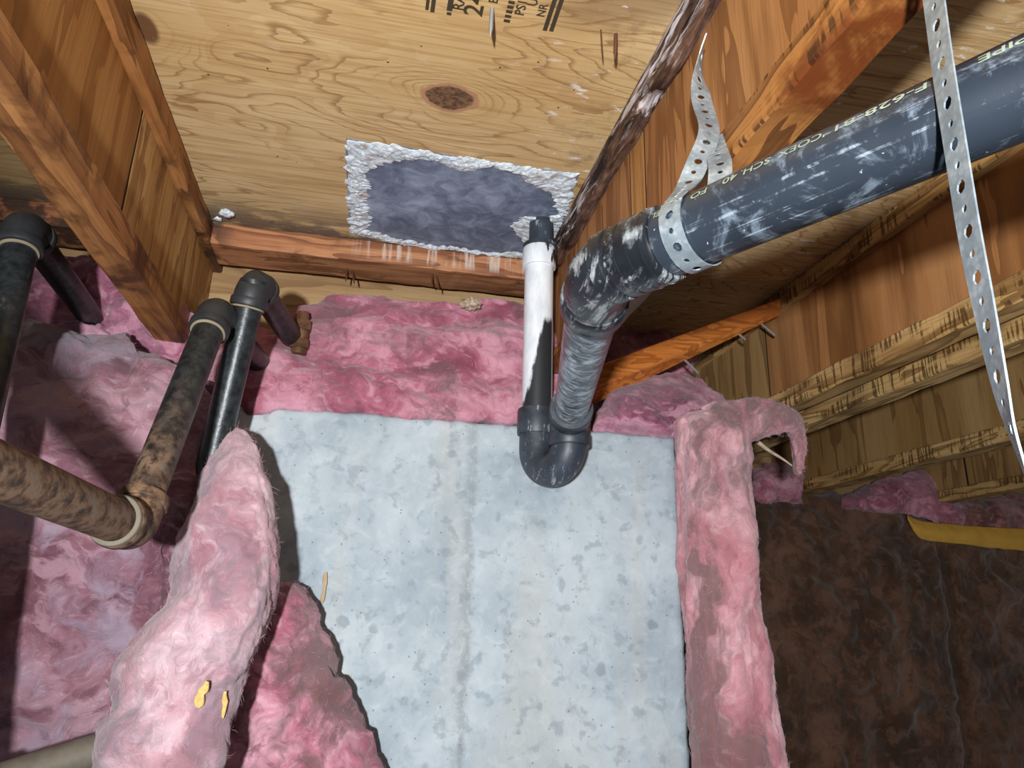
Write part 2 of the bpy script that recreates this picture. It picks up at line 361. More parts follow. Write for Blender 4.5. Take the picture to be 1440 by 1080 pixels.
M_BR2 = m_pink('dirty_pink_fibreglass', G(100, 58, 54), G(138, 86, 82), G(176, 122, 120), G(86, 60, 50), .4, seed=19, white=.2)
M_MAUVE = m_pink('mauve_grey_fibreglass', G(98, 60, 72), G(136, 94, 106), G(172, 136, 148), G(150, 136, 152), .50, seed=23, white=.4)
M_P3D = m_pink('soiled_rose_fibreglass', G(132, 66, 86), G(172, 104, 122), G(206, 152, 168), G(98, 78, 74), .66, seed=31, white=.35)
M_MAUVE2 = m_pink('purple_pink_fibreglass', G(112, 58, 80), G(160, 98, 120), G(198, 146, 164), G(112, 86, 98), .45, seed=27, white=.35)
def m_plain(name, c, rough=.6, metal=0, spec=.5, nz=.12, sc=40, bmp=.15):
    t = NT(name); n = t.noise(t.co((sc, sc, sc)), 1, 4, .6)
    col = t.mix(t.ss(n, .3, .7), tuple(x * (1 - nz) for x in c), tuple(min(1, x * (1 + nz)) for x in c))
    return t.done(col, rough, t.bump(n, bmp, .001), metal, spec)
M_FIB = m_plain('loose_fibre', G(204, 160, 170), .9, 0, .1)
M_FIBB = m_plain('brown_loose_fibre', G(150, 104, 82), .9, 0, .1)

def m_abs(name, axis_streak=True, smear=.35, spec=.5, base=G(44, 50, 58), rough=.38):
    t = NT(name)
    s1 = t.noise(t.co((4, 260, 260) if axis_streak else (90, 90, 90)), 1, 4, .6)
    s2 = t.noise(t.co((30, 30, 30), (4, 4, 4)), 1, 6, .7, .6); s3 = t.noise(t.co((8, 8, 8), (1, 7, 2)), 1, 3, .5)
    s4 = t.noise(t.co((140, 140, 140)), 1, 3, .6)
    col = t.mix(t.ss(s3, .35, .65), base, tuple(c * 1.7 for c in base))
    scr = t.math('MULTIPLY', t.ss(s1, .57, .66), t.ss(s2, .44, .60))
    col = t.mix(t.math('MULTIPLY', scr, .7), col, G(170, 182, 192))
    dust = t.math('MULTIPLY', t.ss(s2, .54 - smear * .12, .66), smear + .25)
    col = t.mix(dust, col, G(128, 142, 156))
    col = t.mix(t.math('MULTIPLY', t.ss(s4, .70, .76), .7), col, G(205, 208, 206))
    rg = t.math('ADD', rough, t.math('MULTIPLY', dust, .4))
    return t.done(col, rg, t.bump(t.math('ADD', s1, s2), .12, .001), 0, spec)
M_ABS = m_abs('black_plastic_pipe', base=G(34, 40, 48), rough=.3)
def m_smear(name, amt, rot, bc=G(26, 29, 34), rgh=.30):
    t = NT(name)
    a = t.noise(t.co((170, 22, 22), rot=rot), 1, 5, .65, .35); b = t.noise(t.co((24, 24, 24), (2, 5, 2)), 1, 5, .65); c = t.noise(t.co((70, 70, 70), (5, 1, 1)), 1, 5, .7)
    col = t.mix(t.ss(b, .35, .65), bc, tuple(q * 2.0 for q in bc))
    m = t.math('MULTIPLY', t.ss(a, .53 - amt * .05, .62 - amt * .05), t.ss(t.math('MULTIPLY_ADD', b, .7, t.math('MULTIPLY', c, .3)), .50 - amt * .08, .60))
    m = t.math('MAXIMUM', m, t.math('MULTIPLY', t.ss(c, .64 - amt * .04, .70), .8))
    col = t.mix(t.math('MULTIPLY', m, .85), col, G(168, 174, 176))
    return t.done(col, t.math('ADD', rgh, t.math('MULTIPLY', m, .4)), t.bump(a, .15, .001), 0, .5)
M_SMEAR = m_smear('paint_smeared_plastic', .9, (0, 0, 1.05)); M_SMEAR2 = m_smear('dusty_plastic_bend', -.3, (.5, .3, .2), G(40, 46, 54), .46)
def m_foil():
    t = NT('silvery_smudged_pipe'); a = t.noise(t.co((60, 90, 60)), 1, 5, .65, 1.0); b = t.noise(t.co((16, 16, 16)), 1, 4, .6)
    col = t.ramp(t.math('ADD', t.math('MULTIPLY', a, .7), t.math('MULTIPLY', b, .3)), (.38, G(34, 38, 46)), (.48, G(92, 102, 112)), (.57, G(164, 176, 186)), (.66, G(218, 224, 228)))
    return t.done(col, .3, t.bump(a, .3, .002), .15, .5)
M_FOIL = m_foil()
def m_white():
    t = NT('white_painted_pipe'); P = t.tc.outputs['Object']; X, Y, Z = t.sep(P)
    n = t.noise(t.co((60, 60, 22)), 1, 5, .65); n2 = t.noise(t.co((40, 40, 14), (3, 3, 1)), 1, 4, .6)
    xr = t.math('SUBTRACT', X, .249)
    edge = t.math('MULTIPLY_ADD', t.math('SUBTRACT', Z, .30), .19, -.024)          # black wedge widens downwards
    d = t.math('ADD', t.math('SUBTRACT', xr, edge), t.math('MULTIPLY', t.math('SUBTRACT', n, .5), .016))
    blk = t.math('MULTIPLY', t.ss(d, -.001, .003), t.ss(t.math('ADD', Z, t.math('MULTIPLY', n, .05)), .475, .455))
    blk = t.math('MULTIPLY', blk, t.ss(xr, .021, .018))
    chips = t.math('MULTIPLY', t.ss(n2, .66, .70), .85)
    blk = t.math('MAXIMUM', blk, chips); blk = t.math('MAXIMUM', blk, t.math('MULTIPLY', t.ss(n2, .52, .57), t.ss(t.math('ADD', Z, t.math('MULTIPLY', n, .03)), .545, .565)))
    col = t.mix(t.ss(n, .3, .7), G(206, 214, 222), G(232, 236, 240))
    col = t.mix(blk, col, G(38, 42, 46))
    return t.done(col, .45, t.bump(n, .12, .001), 0, .5)
M_WHITE = m_white()
def m_iron(name, rust, seed=0., zlo=None, zhi=None):
    t = NT(name); a = t.noise(t.co((22, 22, 22), (seed, 0, 1)), 1, 6, .7, .5); b = t.noise(t.co((90, 90, 90), (seed, 2, 1)), 1, 4, .65)
    col = t.mix(t.ss(b, .3, .7), G(30, 34, 36), G(56, 60, 62))
    rm = t.ss(t.math('MULTIPLY_ADD', b, .35, t.math('MULTIPLY', a, .65)), .66 - rust * .36, .74 - rust * .3)
    if zlo is not None:
        Z = t.sep(t.tc.outputs['Object'])[2]; rm = t.math('MULTIPLY', rm, t.ss(t.math('ADD', Z, t.math('MULTIPLY', t.math('SUBTRACT', a, .5), .3)), zhi, zlo))
    rc = t.ramp(b, (.36, G(54, 40, 32)), (.47, G(92, 68, 50)), (.56, G(120, 92, 68)), (.68, G(108, 100, 90)))
    col = t.mix(rm, col, rc)
    return t.done(col, t.math('MULTIPLY_ADD', rm, .4, .36), t.bump(t.math('ADD', a, b), .35, .0015), t.math('MULTIPLY_ADD', rm, -.3, .35), .5)
M_IRON = m_iron('black_iron_pipe', .12); M_IRONR = m_iron('black_iron_pipe_rusting_below', .85, 3, .08, .24); M_RUST = m_iron('rusty_iron_pipe', 1.2, 6)
M_ELB = m_plain('cast_iron_elbow', G(48, 50, 52), .5, .2, .5, .2, 60, .35)
M_DOPE = m_plain('pipe_sealant', G(140, 128, 104), .7)
M_SOLD = m_plain('pale_thread_sealant', G(108, 100, 86), .6)
def m_galv():
    t = NT('galvanised_steel'); a = t.vor(t.co((220, 220, 220)), 1); n = t.noise(t.co((60, 60, 60)), 1, 4, .6)
    col = t.mix(t.ss(n, .3, .7), G(150, 164, 172), G(196, 208, 214)); col = t.mix(t.math('MULTIPLY', t.ss(a, .3, .6), .35), col, G(126, 140, 150))
    return t.done(col, .42, t.bump(n, .12, .001), .55, .5)
M_GALV = m_galv()
M_NAIL = m_plain('nail_steel', G(160, 160, 158), .45, .5); M_NAILR = m_plain('rusty_nail', G(96, 58, 38), .7, .3)
M_INK = m_plain('stamp_ink', G(66, 56, 42), .8, 0, .2); M_PRINT = m_plain('pale_pipe_print', G(150, 158, 134), .7, 0, .2)
def m_membrane():
    t = NT('slate_membrane'); a = t.noise(t.co((26, 26, 26)), 1, 6, .7, .8); b = t.noise(t.co((7, 7, 7), (2, 2, 2)), 1, 4, .6)
    col = t.ramp(t.math('ADD', t.math('MULTIPLY', a, .6), t.math('MULTIPLY', b, .4)), (.38, G(84, 94, 112)), (.49, G(108, 120, 142)), (.57, G(134, 148, 170)), (.68, G(168, 182, 200)))
    col = t.mix(t.ss(t.noise(t.co((60, 40, 1), (9, 1, 1)), 1, 4, .6), .68, .74), col, G(96, 80, 74))
    return t.done(col, .6, t.bump(a, .15, .001), 0, .4)
M_MEM = m_membrane()
def m_crust():
    t = NT('white_mineral_crust'); a = t.noise(t.co((150, 150, 150)), 1, 5, .7, .6); b = t.noise(t.co((34, 34, 34)), 1, 5, .65)
    col = t.ramp(a, (.36, G(176, 188, 196)), (.5, G(212, 222, 228)), (.64, G(236, 241, 244)))
    col = t.mix(t.math('MULTIPLY', t.ss(b, .56, .66), .7), col, G(168, 140, 112))
    return t.done(col, .8, t.bump(a, .45, .003), 0, .2)
M_CRUST = m_crust()
M_KRAFT = m_plain('yellow_paper_facing', G(206, 158, 66), .7, 0, .3, .08, 20, .2)
M_CHIP = m_plain('wood_chip', G(214, 172, 108), .8, 0, .2, .2, 120, .3)
M_LINT = m_plain('grey_lint', G(176, 158, 138), .95, 0, .1, .25, 90, .6)
M_DIRT = m_plain('earth_floor', G(96, 78, 62), .95, 0, .1, .3, 12, .8)
M_BRASS = m_plain('tarnished_fitting', G(110, 78, 54), .5, .4, .5, .4, 50, .4)
M_WEB = m_plain('cobweb', G(190, 180, 170), .9, 0, .1)

# ------------------------------------------------------------------ the setting
ZS, ZB = .625, .384               # underside of the subfloor, underside of the joists
ZC = .284                         # top of the foundation wall
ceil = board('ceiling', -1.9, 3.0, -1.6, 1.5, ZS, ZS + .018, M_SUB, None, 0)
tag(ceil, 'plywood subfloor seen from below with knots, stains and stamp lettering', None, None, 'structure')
def concrete():
    x0, x1, z0, z1 = -1.6, .502, -.9, ZC; nu, nv = 300, 200
    xs = np.linspace(x0, x1, nu); zs = np.linspace(z0, z1, nv); Xg, Zg = np.meshgrid(xs, zs, indexing='ij')
    P = np.stack([Xg, np.zeros_like(Xg), Zg], -1)
    d = .0022 * fbm(P * 6, 3) + .0010 * fbm(P * 40, 9)
    xs2 = Xg + .010 * fbm(P * np.array([1, 1, 9.]), 21)
    ridge = np.exp(-((xs2 - .155) / .005) ** 2); d = d + ridge * (.0030 + .003 * fbm(P * 55, 31))
    P[..., 1] -= d
    e = .004 * fbm(P[:, -1] * 50, 5); P[:, -1, 2] += e; P[:, -2, 2] += e * .4
    e = .004 * fbm(P[-1] * 50, 6); P[-1, :, 0] += e
    rnd = np.clip((Zg - (z1 - .006)) / .006, 0, 1) ** 2 + np.clip((Xg - (x1 - .006)) / .006, 0, 1) ** 2; P[..., 1] += rnd * .005
    front = P.reshape(-1, 3); F = grid_faces(nu, nv).tolist(); V = front.tolist()
    idx = lambda i, j: i * nv + j
    # wrap the border back to the far side
    border = [idx(i, 0) for i in range(nu)] + [idx(nu - 1, j) for j in range(1, nv)] + [idx(i, nv - 1) for i in range(nu - 2, -1, -1)] + [idx(0, j) for j in range(nv - 2, 0, -1)]
    b0 = len(V)
    for k in border: V.append([V[k][0], .20, V[k][2]])
    n = len(border)
    for k in range(n): F.append([border[k], b0 + k, b0 + (k + 1) % n, border[(k + 1) % n]])
    F.append([b0 + k for k in range(n)])
    o = obj('wall_front', V, F, M_CON); sharpen(o, 60)
    return tag(o, 'pale grey concrete foundation wall with a vertical form seam', None, None, 'structure')
wallf = concrete()
tag(board('wall_right', .30, 3.0, 1.18, 1.38, -.9, ZC, M_CON, None, .004), 'far concrete foundation wall behind the brown insulation', None, None, 'structure')
tag(board('wall_side', .30, .494, .205, 1.175, -.9, ZC, M_CON, None, .004), 'concrete return wall running back from the corner', None, None, 'structure')
tag(board('floor', -1.9, 3.0, -1.6, 1.5, -1.0, -.9, M_DIRT, None, 0), 'bare earth crawl space floor', None, None, 'structure')

# rim boards above the wall
tag(board('trim_1', -1.6, .36, .215, .235, ZC + .04, ZS - .0005, W_RIM, None, .001, cut=40, rough=.002), 'pale plywood rim board above the foundation wall', None, None, 'structure')
tag(board('trim_2', .36, 3.0, 1.20, 1.222, ZC + .04, ZS - .0005, W_RIM, None, .001), 'rim board above the far wall', None, None, 'structure')
tag(board('trim_3', -1.6, .36, .06, .21, ZC + .001, ZC + .039, W_RIM, None, .002), 'sill plate lying on the foundation wall', None, None, 'structure')

# ------------------------------------------------------------------ joists
def nail(name, p, d, r, L, mat, parent, point=True):
    p = np.array(p, float); d = np.array(d, float); d /= np.linalg.norm(d)
    if point: return tube(name, [p - d * .004, p, p + d * (L - 3.5 * r), p + d * L], [r, r, r, r * .15], mat, parent, 10)
    return tube(name, [p - d * .004, p + d * L], [r, r], mat, parent, 10)
def joist(name, label, x0, x1, y0, y1, mt, mb, webs, web_x=None, rot_top=False, th=.010):
    """I-joist: top flange, bottom flange and plywood web panels butted with open joints"""
    e = empty(name, ((x0 + x1) / 2, y1, ZB), label, 'joist', 'floor joists')
    xm = (x0 + x1) / 2
    if rot_top: rotten_flange(e, x0, x1, y0, y1)
    else: board('top_flange', x0, x1, y0, y1, ZS - .039, ZS - .001, mt, e, .0025, cut=60, rough=.0035, seed=5)
    board('bottom_flange', x0, x1, y0, y1, ZB, ZB + .038, mb, e, .0025, cut=60, rough=.003, seed=int(x0 * 100) + 40)
    for (a, b, m) in webs: board('web_panel', xm - th / 2, xm + th / 2, a, b, ZB + .034, ZS - .036, m, e, .0012)
    for (a, b, m), (a2, b2, m2) in zip(webs[:-1], webs[1:]):
        if a2 - b < .008: board('joint_gap', xm - th * .47, xm + th * .47, b - .004, a2 + .004, ZB + .035, ZS - .037, M_GAP, e, 0)
    return e
def rotten_flange(e, x0, x1, y0, y1):
    # split, rotted top flange: ragged lower edge and chunks missing
    nu, nv = 260, 40
    a = np.linspace(0, 2 * np.pi, nv, endpoint=False); ys = np.linspace(y0, y1, nu)
    cx, cz = (x0 + x1) / 2, ZS - .020; hx, hz = (x1 - x0) / 2 + .004, .021
    c, s = np.cos(a), np.sin(a); k = 1 / np.maximum(np.abs(c), np.abs(s))
    V = np.stack([np.broadcast_to(cx + hx * c * k, (nu, nv)), np.broadcast_to(ys[:, None], (nu, nv)), np.broadcast_to(cz + hz * s * k, (nu, nv))], -1).copy()
    n1 = fbm(V * np.array([50, 16, 50]), 71); n2 = noise(V * np.array([20, 24, 20]), 88)
    d = .012 * n1 - .016 * np.clip(n2 - .25, 0, 1)
    low = np.clip((ZS - .004 - V[..., 2]) / .01, 0, 1)
    V[..., 0] += d * (c * k)[None] * low; V[..., 2] += d * (s * k)[None] * low
    V[..., 2] = np.minimum(V[..., 2], ZS - .0008)
    F = grid_faces(nu, nv, True)[:, ::-1].tolist(); F += [list(range(nv)), list(range((nu - 1) * nv, nu * nv))[::-1]]
    o = obj('top_flange', V.reshape(-1, 3), F, W_ROT, e); sharpen(o, 50); o['label'] = 'rotted splitting top flange stained white'

yj = onx(186, 200, -.318)[1]
jl = joist('floor_joist', 'amber I-shaped joist at the left above the black pipes, web cracked', -.340, -.297, -1.5, .212, W_LT, W_L,
           [(-1.5, -.9005, W_LW), (-.8995, yj - .0022, W_LW), (yj + .0022, .21, W_LW2)])
yr = onx(885, 230, .306)[1]; yr2 = onx(905, 200, .306)[1]
jr = joist('floor_joist', 'amber I-shaped joist with a rotted top flange, behind the hanging metal strap', .290, .333, -1.5, .212, W_ROT, W_R1F,
           [(-1.5, -.95, W_R1), (-.9485, yr2 - .0015, W_R1), (yr2 + .001, yr - .001, W_LW), (yr + .0012, .21, W_R1)], rot_top=True)
yp = onx(1083, 520, .797)[1]
joist('floor_joist', 'reddish plywood-web joist right of the drain pipe, nearest of the right-hand joists', .777, .818, -1.5, 1.19, W_R2F, W_R2F,
      [(-1.5, -.5, W_R2W), (-.4985, yp - .0012, W_R2W), (yp + .0012, 1.18, W_R2P)])
joist('floor_joist', 'laminated joist close behind the reddish joist, only its bottom flange showing', .890, .936, -1.5, 1.19, W_R2F, W_R2F, [(-1.5, .2, W_R2P), (.202, 1.18, W_R2P)])
joist('floor_joist', 'dim brown joist just above the pink tufts on the far wall', 1.375, 1.43, -1.5, 1.19, W_R2F, W_R2F, [(-1.5, .1, W_R2P), (.1015, 1.18, W_R2P)])
yd = onx(1358, 650, 1.93)[1]
joist('floor_joist', 'farthest dim joist at the right edge, above the yellow paper strip', 1.90, 1.96, -1.5, 1.19, W_R2F, W_R2F, [(-1.5, yd - .003, W_R2P), (yd + .003, 1.18, W_R2P)])

# ledger under the subfloor at the rim, in two bays
def ledger(x0, x1, label, nails):
    e = empty('ledger_board', ((x0 + x1) / 2, .10, ZS - .04), label, 'board', 'ledger boards')
    board('board', x0, x1, .086, .166, ZS - .041, ZS - .001, W_LED, e, .002, cut=40, rough=.003, seed=int(10 + x0 * 10))
    for p, d, L in nails: nail('nail', p, d, .0016, L, M_NAILR, e)
    return e
n1 = onz(488, 378, ZS - .041); n2 = onz(608, 385, ZS - .041); n3 = onz(495, 380, ZS - .041); n4 = onz(614, 388, ZS - .041)
ledger(-.296, .289, 'long orange-brown ledger board under the slate patch with rusty nails', [(n1, (0, -.1, -1), .028), (n3, (.25, -.1, -1), .03), (n2, (0, 0, -1), .026), (n4, (.2, 0, -1), .03)])
ledger(-1.2, -.341, 'short stretch of orange ledger board at the left edge behind the black elbow', [])
# fresh orange board leaning from the wall corner up to the joist, tapering
A0 = ony(812, 524, .05); A1 = onx(1099, 419, .772); M0 = ony(812, 556, .035); M1 = onx(1097, 434, .772); B0 = ony(812, 580, .075); B1 = onx(1095, 445, .7745)
T0 = A0 + np.array([.004, .045, .004]); T1 = A1 + np.array([.002, .035, .002])
e = empty('blocking_board', tuple((M0 + M1) / 2), 'bright orange tapered board slanting up to the reddish joist with nails poking through', 'board')
bm = bmesh.new(); q = [bm.verts.new(Vector(p)) for p in (A0, A1, M1, M0, T0, T1, B1, B0)]
for f in ((0, 1, 2, 3), (4, 7, 6, 5), (0, 4, 5, 1), (3, 2, 6, 7), (0, 3, 7, 4), (1, 5, 6, 2)): bm.faces.new([q[i] for i in f])
bmesh.ops.bevel(bm, geom=bm.edges[:], offset=.0015, segments=1, affect='EDGES')
t = wood('bright_orange_wood', srgb(150, 76, 28), srgb(196, 114, 48), srgb(212, 134, 64), 0, 30, 5, 33, rough=.5, streak=.35, gloss=.45)
from_bm('board', bm, t, e)
for k, L in ((.50, .042), (.78, .02), (.90, .040)):
    p = B0 * (1 - k) + B1 * k; nail('nail', p + np.array([0, 0, .004]), (.35, -.35, -.6), .0024, L, M_NAIL, e, False)

# nails, staple and stamp on the subfloor
nail('nail', onz(692, 12, ZS), (.02, .25, -1), .0024, .032, M_NAIL, ceil)
nail('nail', onz(866, 48, ZS), (.02, .2, -1), .0022, .03, M_NAILR, ceil)
nail('nail', onz(845, 42, ZS), (.12, .25, -1), .0009, .03, M_NAILR, ceil)
def text_mesh(s, size, mat, name, parent, place, ext=.0, cuts=False):
    cu = bpy.data.curves.new('lettering', 'FONT'); cu.body = s; cu.size = size; cu.resolution_u = 3; cu.offset = size * .012
    o = bpy.data.objects.new('lettering', cu); COL.objects.link(o)
    dg = bpy.context.evaluated_depsgraph_get(); me = bpy.data.meshes.new_from_object(o.evaluated_get(dg))
    bpy.data.objects.remove(o); bpy.data.curves.remove(cu)
    bm = bmesh.new(); bm.from_mesh(me); bpy.data.meshes.remove(me)
    if cuts:
        bmesh.ops.triangulate(bm, faces=bm.faces)
        ymax = size
        for k in range(1, 8): bmesh.ops.bisect_plane(bm, geom=bm.verts[:] + bm.edges[:] + bm.faces[:], plane_co=(0, ymax * k / 8, 0), plane_no=(0, 1, 0))
    for v in bm.verts: v.co = Vector(place(v.co.x, v.co.y))
    me = bpy.data.meshes.new(name); bm.to_mesh(me); bm.free(); me.materials.append(mat)
    q = bpy.data.objects.new(name, me); COL.objects.link(q); return adopt(q, parent)
def stamp(s, u, v, size, sx=1.0):
    p = onz(u, v, ZS)
    text_mesh(s, size, M_INK, 'stamp_lettering', ceil, lambda a, b: (p[0] - b, p[1] - a * sx, ZS - .0006))
def bar(u, v, w_, h_):
    p = onz(u, v, ZS); x, y = p[0], p[1]
    obj('stamp_bar', [(x, y, ZS - .0006), (x + w_, y, ZS - .0006), (x + w_, y - h_, ZS - .0006), (x, y - h_, ZS - .0006)], [(0, 1, 2, 3)], M_INK, ceil, False)
bar(598, 13, .0035, .03); bar(605, 16, .0045, .04); bar(628, 14, .006, .05); bar(628, 20, .005, .004)
stamp('RA', 651, 15, .017); stamp('24', 677, 24, .030, 1.1); stamp('E', 699, 5, .014)
for k in range(5): bar(708 + k * 1.6, 30 - k * 6.5, .007, .004)
stamp('PS1-', 736, 22, .015); stamp('U', 754, 9, .015); stamp('NR', 765, 24, .013)
bar(763, 42, .0048, .09); bar(772, 43, .0048, .09)

# slate membrane showing in the cut-out round the pipe, with its white crust
def poly_world(px, z): return [onz(u, v, z) for u, v in px]
outer = [(487, 194), (520, 200), (560, 204), (610, 214), (660, 222), (710, 229), (760, 237), (815, 243), (806, 265), (800, 290), (790, 315), (782, 345), (776, 368), (735, 363), (690, 358), (640, 352), (590, 347), (540, 338), (493, 328), (490, 290), (488, 250), (486, 220)]
inner = [(522, 232), (540, 226), (570, 223), (610, 222), (645, 238), (668, 238), (695, 231), (730, 243), (758, 258), (775, 268), (786, 288), (790, 298), (775, 306), (742, 303), (722, 318), (735, 334), (742, 356), (690, 355), (640, 349), (590, 343), (545, 333), (512, 322), (518, 305), (508, 282), (516, 262), (511, 246)]
def dens(poly, n):
    P = np.array(poly); P = np.vstack([P, P[:1]]); L = np.r_[0, np.cumsum(np.linalg.norm(np.diff(P, axis=0), axis=1))]
    t = np.linspace(0, L[-1], n, endpoint=False); return np.stack([np.interp(t, L, P[:, k]) for k in range(P.shape[1])], -1)
OW = dens([q for q in poly_world(outer, ZS)], 360); c0 = OW.mean(0)
e = empty('floor_patch', tuple(c0), 'slate blue-grey patch in the subfloor ringed by white mineral crust', 'patch')
bm = bmesh.new(); vs = [bm.verts.new((p[0], p[1], ZS - .0012)) for p in OW]; vt = [bm.verts.new((p[0], p[1], ZS - .0004)) for p in OW]
bm.faces.new(vs); bm.faces.new(vt[::-1])
for i in range(len(vs)): bm.faces.new((vs[i], vs[i - 1], vt[i - 1], vt[i]))
from_bm('membrane', bm, M_MEM, e)
IW = dens(poly_world(inner, ZS), 720)
nang = 1100; nrad = 22
# crust: band between outer and inner outline, lumpy
O2 = dens(OW[:, :3], 2000); 
# pair each inner point with the outer point in a similar direction
def radial(poly, th):
    d = poly - c0; a = np.arctan2(d[:, 1] * 1.6, d[:, 0]); o_ = np.argsort(a); r = np.linalg.norm(d[:, :2], axis=1)
    return np.interp(th, a[o_], r[o_], period=2 * np.pi)
th = np.linspace(-np.pi, np.pi, nang, endpoint=False); dirs = np.stack([np.cos(th), np.sin(th) / 1.6, 0 * th], -1); dirs /= np.linalg.norm(dirs, axis=1)[:, None]
ro = radial(O2, th); ri = np.minimum(radial(IW, th), ro - .002)
edge = dirs * 1.0
ri = ri - .010 * np.abs(noise(np.stack([np.cos(th) * 17, np.sin(th) * 17, th * 0 + 2], -1), 25)) - .004 * np.abs(fbm(np.stack([np.cos(th) * 9, np.sin(th) * 9, th * 0], -1), 5)) - .003 * fbm(np.stack([np.cos(th) * 40, np.sin(th) * 40, th * 0], -1), 7)
ro = ro + .006 * fbm(np.stack([np.cos(th) * 14, np.sin(th) * 14, th * 0 + 9], -1), 18) + .005 * fbm(np.stack([np.cos(th) * 30, np.sin(th) * 30, th * 0 + 4], -1), 8)
s = np.linspace(0, 1, nrad)
P = c0 + dirs[:, None] * (ri[:, None] + (ro - ri)[:, None] * s[None])[..., None]
hgt = (.0012 + .0040 * np.clip(.5 + 1.0 * fbm(P * 75, 12) + .45 * fbm(P * 230, 14), 0, 1.3)) * np.sin(np.pi * np.clip(s, .04, .96))[None] ** .5
hgt *= np.clip((ro - ri)[:, None] / .012, .25, 1)
P[..., 2] = ZS - .0008 - hgt
P2 = P.copy(); P2[..., 2] = ZS - .0007
V = np.concatenate([P.reshape(-1, 3), P2.reshape(-1, 3)]); F = grid_faces(nang, nrad).tolist()
F += [[(nang - 1) * nrad + j, (nang - 1) * nrad + j + 1, j + 1, j] for j in range(nrad - 1)]
off = nang * nrad; F = F + [[off + q for q in f[::-1]] for f in F]
for i in range(nang):
    k = (i + 1) % nang
    F.append([i * nrad, k * nrad, off + k * nrad, off + i * nrad]); F.append([k * nrad + nrad - 1, i * nrad + nrad - 1, off + i * nrad + nrad - 1, off + k * nrad + nrad - 1])
obj('mineral_crust', V, F, M_CRUST, e)['label'] = 'white crumbly mineral crust'
# blobs of white residue
def blob(name, c, r, mat, parent, seed, squash=.4, n=14):
    u = np.linspace(0, np.pi, n); v = np.linspace(0, 2 * np.pi, 2 * n, endpoint=False)
    D = np.stack([np.sin(u)[:, None] * np.cos(v)[None], np.sin(u)[:, None] * np.sin(v)[None], np.broadcast_to(np.cos(u)[:, None], (n, 2 * n))], -1)
    R = 1 + .7 * fbm(D * 2.2 + seed, seed); P = np.array(c) + D * R[..., None] * np.array([r, r, r * squash])
    return obj(name, P.reshape(-1, 3), grid_faces(n, 2 * n, True), mat, parent)
for i, (u, v, r) in enumerate(((318, 300, .011), (306, 308, .006), (310, 332, .007))):
    blob('mineral_residue', onz(u, v, ZS - .003), r, M_CRUST, ceil, i + 3)

# ------------------------------------------------------------------ drain pipe (white drop, trap, arm, elbow, coupling, long run)
RP, RA = .0275, .0241
pa0 = np.array([.1925, -.581, .280]); pdir = np.array([-.491, .871, -.002]); pdir /= np.linalg.norm(pdir)
corner = np.array([.182, -.563, .279]); arm1 = np.array([.277, -.142, .270])
wx, wy = .249, -.052
dp = empty('drain_pipe', (wx, wy, .18), 'black plastic drain pipe with white drop, trap and long printed run to the right', 'pipe')
# vertical drop
tube('drop_pipe', [(wx, wy, .285), (wx, wy, .36), (wx, wy, .45), (wx, wy, .556)], RA * .98, M_WHITE, dp, 40)['label'] = 'white painted vertical pipe with black scraped wedge'
o = ring('drop_coupling', (wx, wy, .555), (0, 0, 1), RA, .0278, .017, M_WHITE, dp)
tube('drop_neck', [(wx + .002, wy, .565), (wx + .003, wy, ZS + .01)], [.0195, .0205], M_SMEAR2, dp, 32)
ring('neck_ring', (wx + .001, wy, .576), (0, 0, 1), .018, .0282, .004, M_SMEAR2, dp)
# trap: hub under drop, U bend, elbow to the arm
adir = arm1 - corner; adir /= np.linalg.norm(adir)
tx, ty = arm1[0] + adir[0] * .034, arm1[1] + adir[1] * .034           # top of the trap's rising leg
zt = .235
ring('trap_hub', (wx, wy, .276), (0, 0, 1), RA, .0300, .020, M_SMEAR2, dp)
a3 = np.array([wx, wy, zt]); b3 = np.array([tx, ty, zt]); mid = (a3 + b3) / 2; hv = (b3 - a3) / 2; rb = np.linalg.norm(hv)
ub = [np.array([wx, wy, .262])] + [mid - hv * math.cos(s) + np.array([0, 0, -1]) * max(rb, .036) * 1.0 * math.sin(s) for s in np.linspace(0, math.pi, 22)] + [np.array([tx, ty, zt + .012])]
tube('trap_bend', ub, .0262, M_SMEAR2, dp, 40)
el = [arm1 - adir * .012] + list(arc(arm1 - adir * .012, np.array([tx, ty, arm1[2]]), np.array([tx, ty, zt - .02]), .030, 12)) + [np.array([tx, ty, zt + .004])]
tube('trap_elbow', el, .0285, M_SMEAR2, dp, 40)
ring('trap_elbow_hub', arm1 - adir * .010, adir, RA, .0310, .016, M_SMEAR2, dp)
ring('union_ring', (tx, ty, zt + .004), (0, 0, 1), .024, .0305, .010, M_SMEAR2, dp)
# arm
tube('trap_arm', [corner + adir * s for s in (.05, .15, .25, .35, .43)], [.0262, .0255, .0248, RA, RA], M_FOIL, dp, 40)['label'] = 'silvery smudged trap arm'
# elbow between arm and long run
eb = [corner - pdir * .028] + list(arc(corner - pdir * .05, corner, corner + adir * .08, .060, 14)) + [corner + adir * .052]
tube('bend', eb, .0300, M_SMEAR, dp, 44)['label'] = 'paint smeared 45 degree bend'
ring('bend_hub', corner + adir * .058, adir, .028, .0325, .013, M_SMEAR, dp, 44)
ring('bend_hub', corner - pdir * .018, pdir, .028, .0318, .007, M_SMEAR, dp, 44)
cc = corner - pdir * .050
ring('coupling', cc, pdir, .028, .0312, .023, M_SMEAR, dp, 44, .08)['label'] = 'ribbed coupling smeared with white paint'
for k, s in enumerate((-.6, -.05, .5)): ring('coupling_rib', cc + pdir * .023 * s, pdir, .029, .0318, .0022, M_SMEAR, dp, 44, .3)
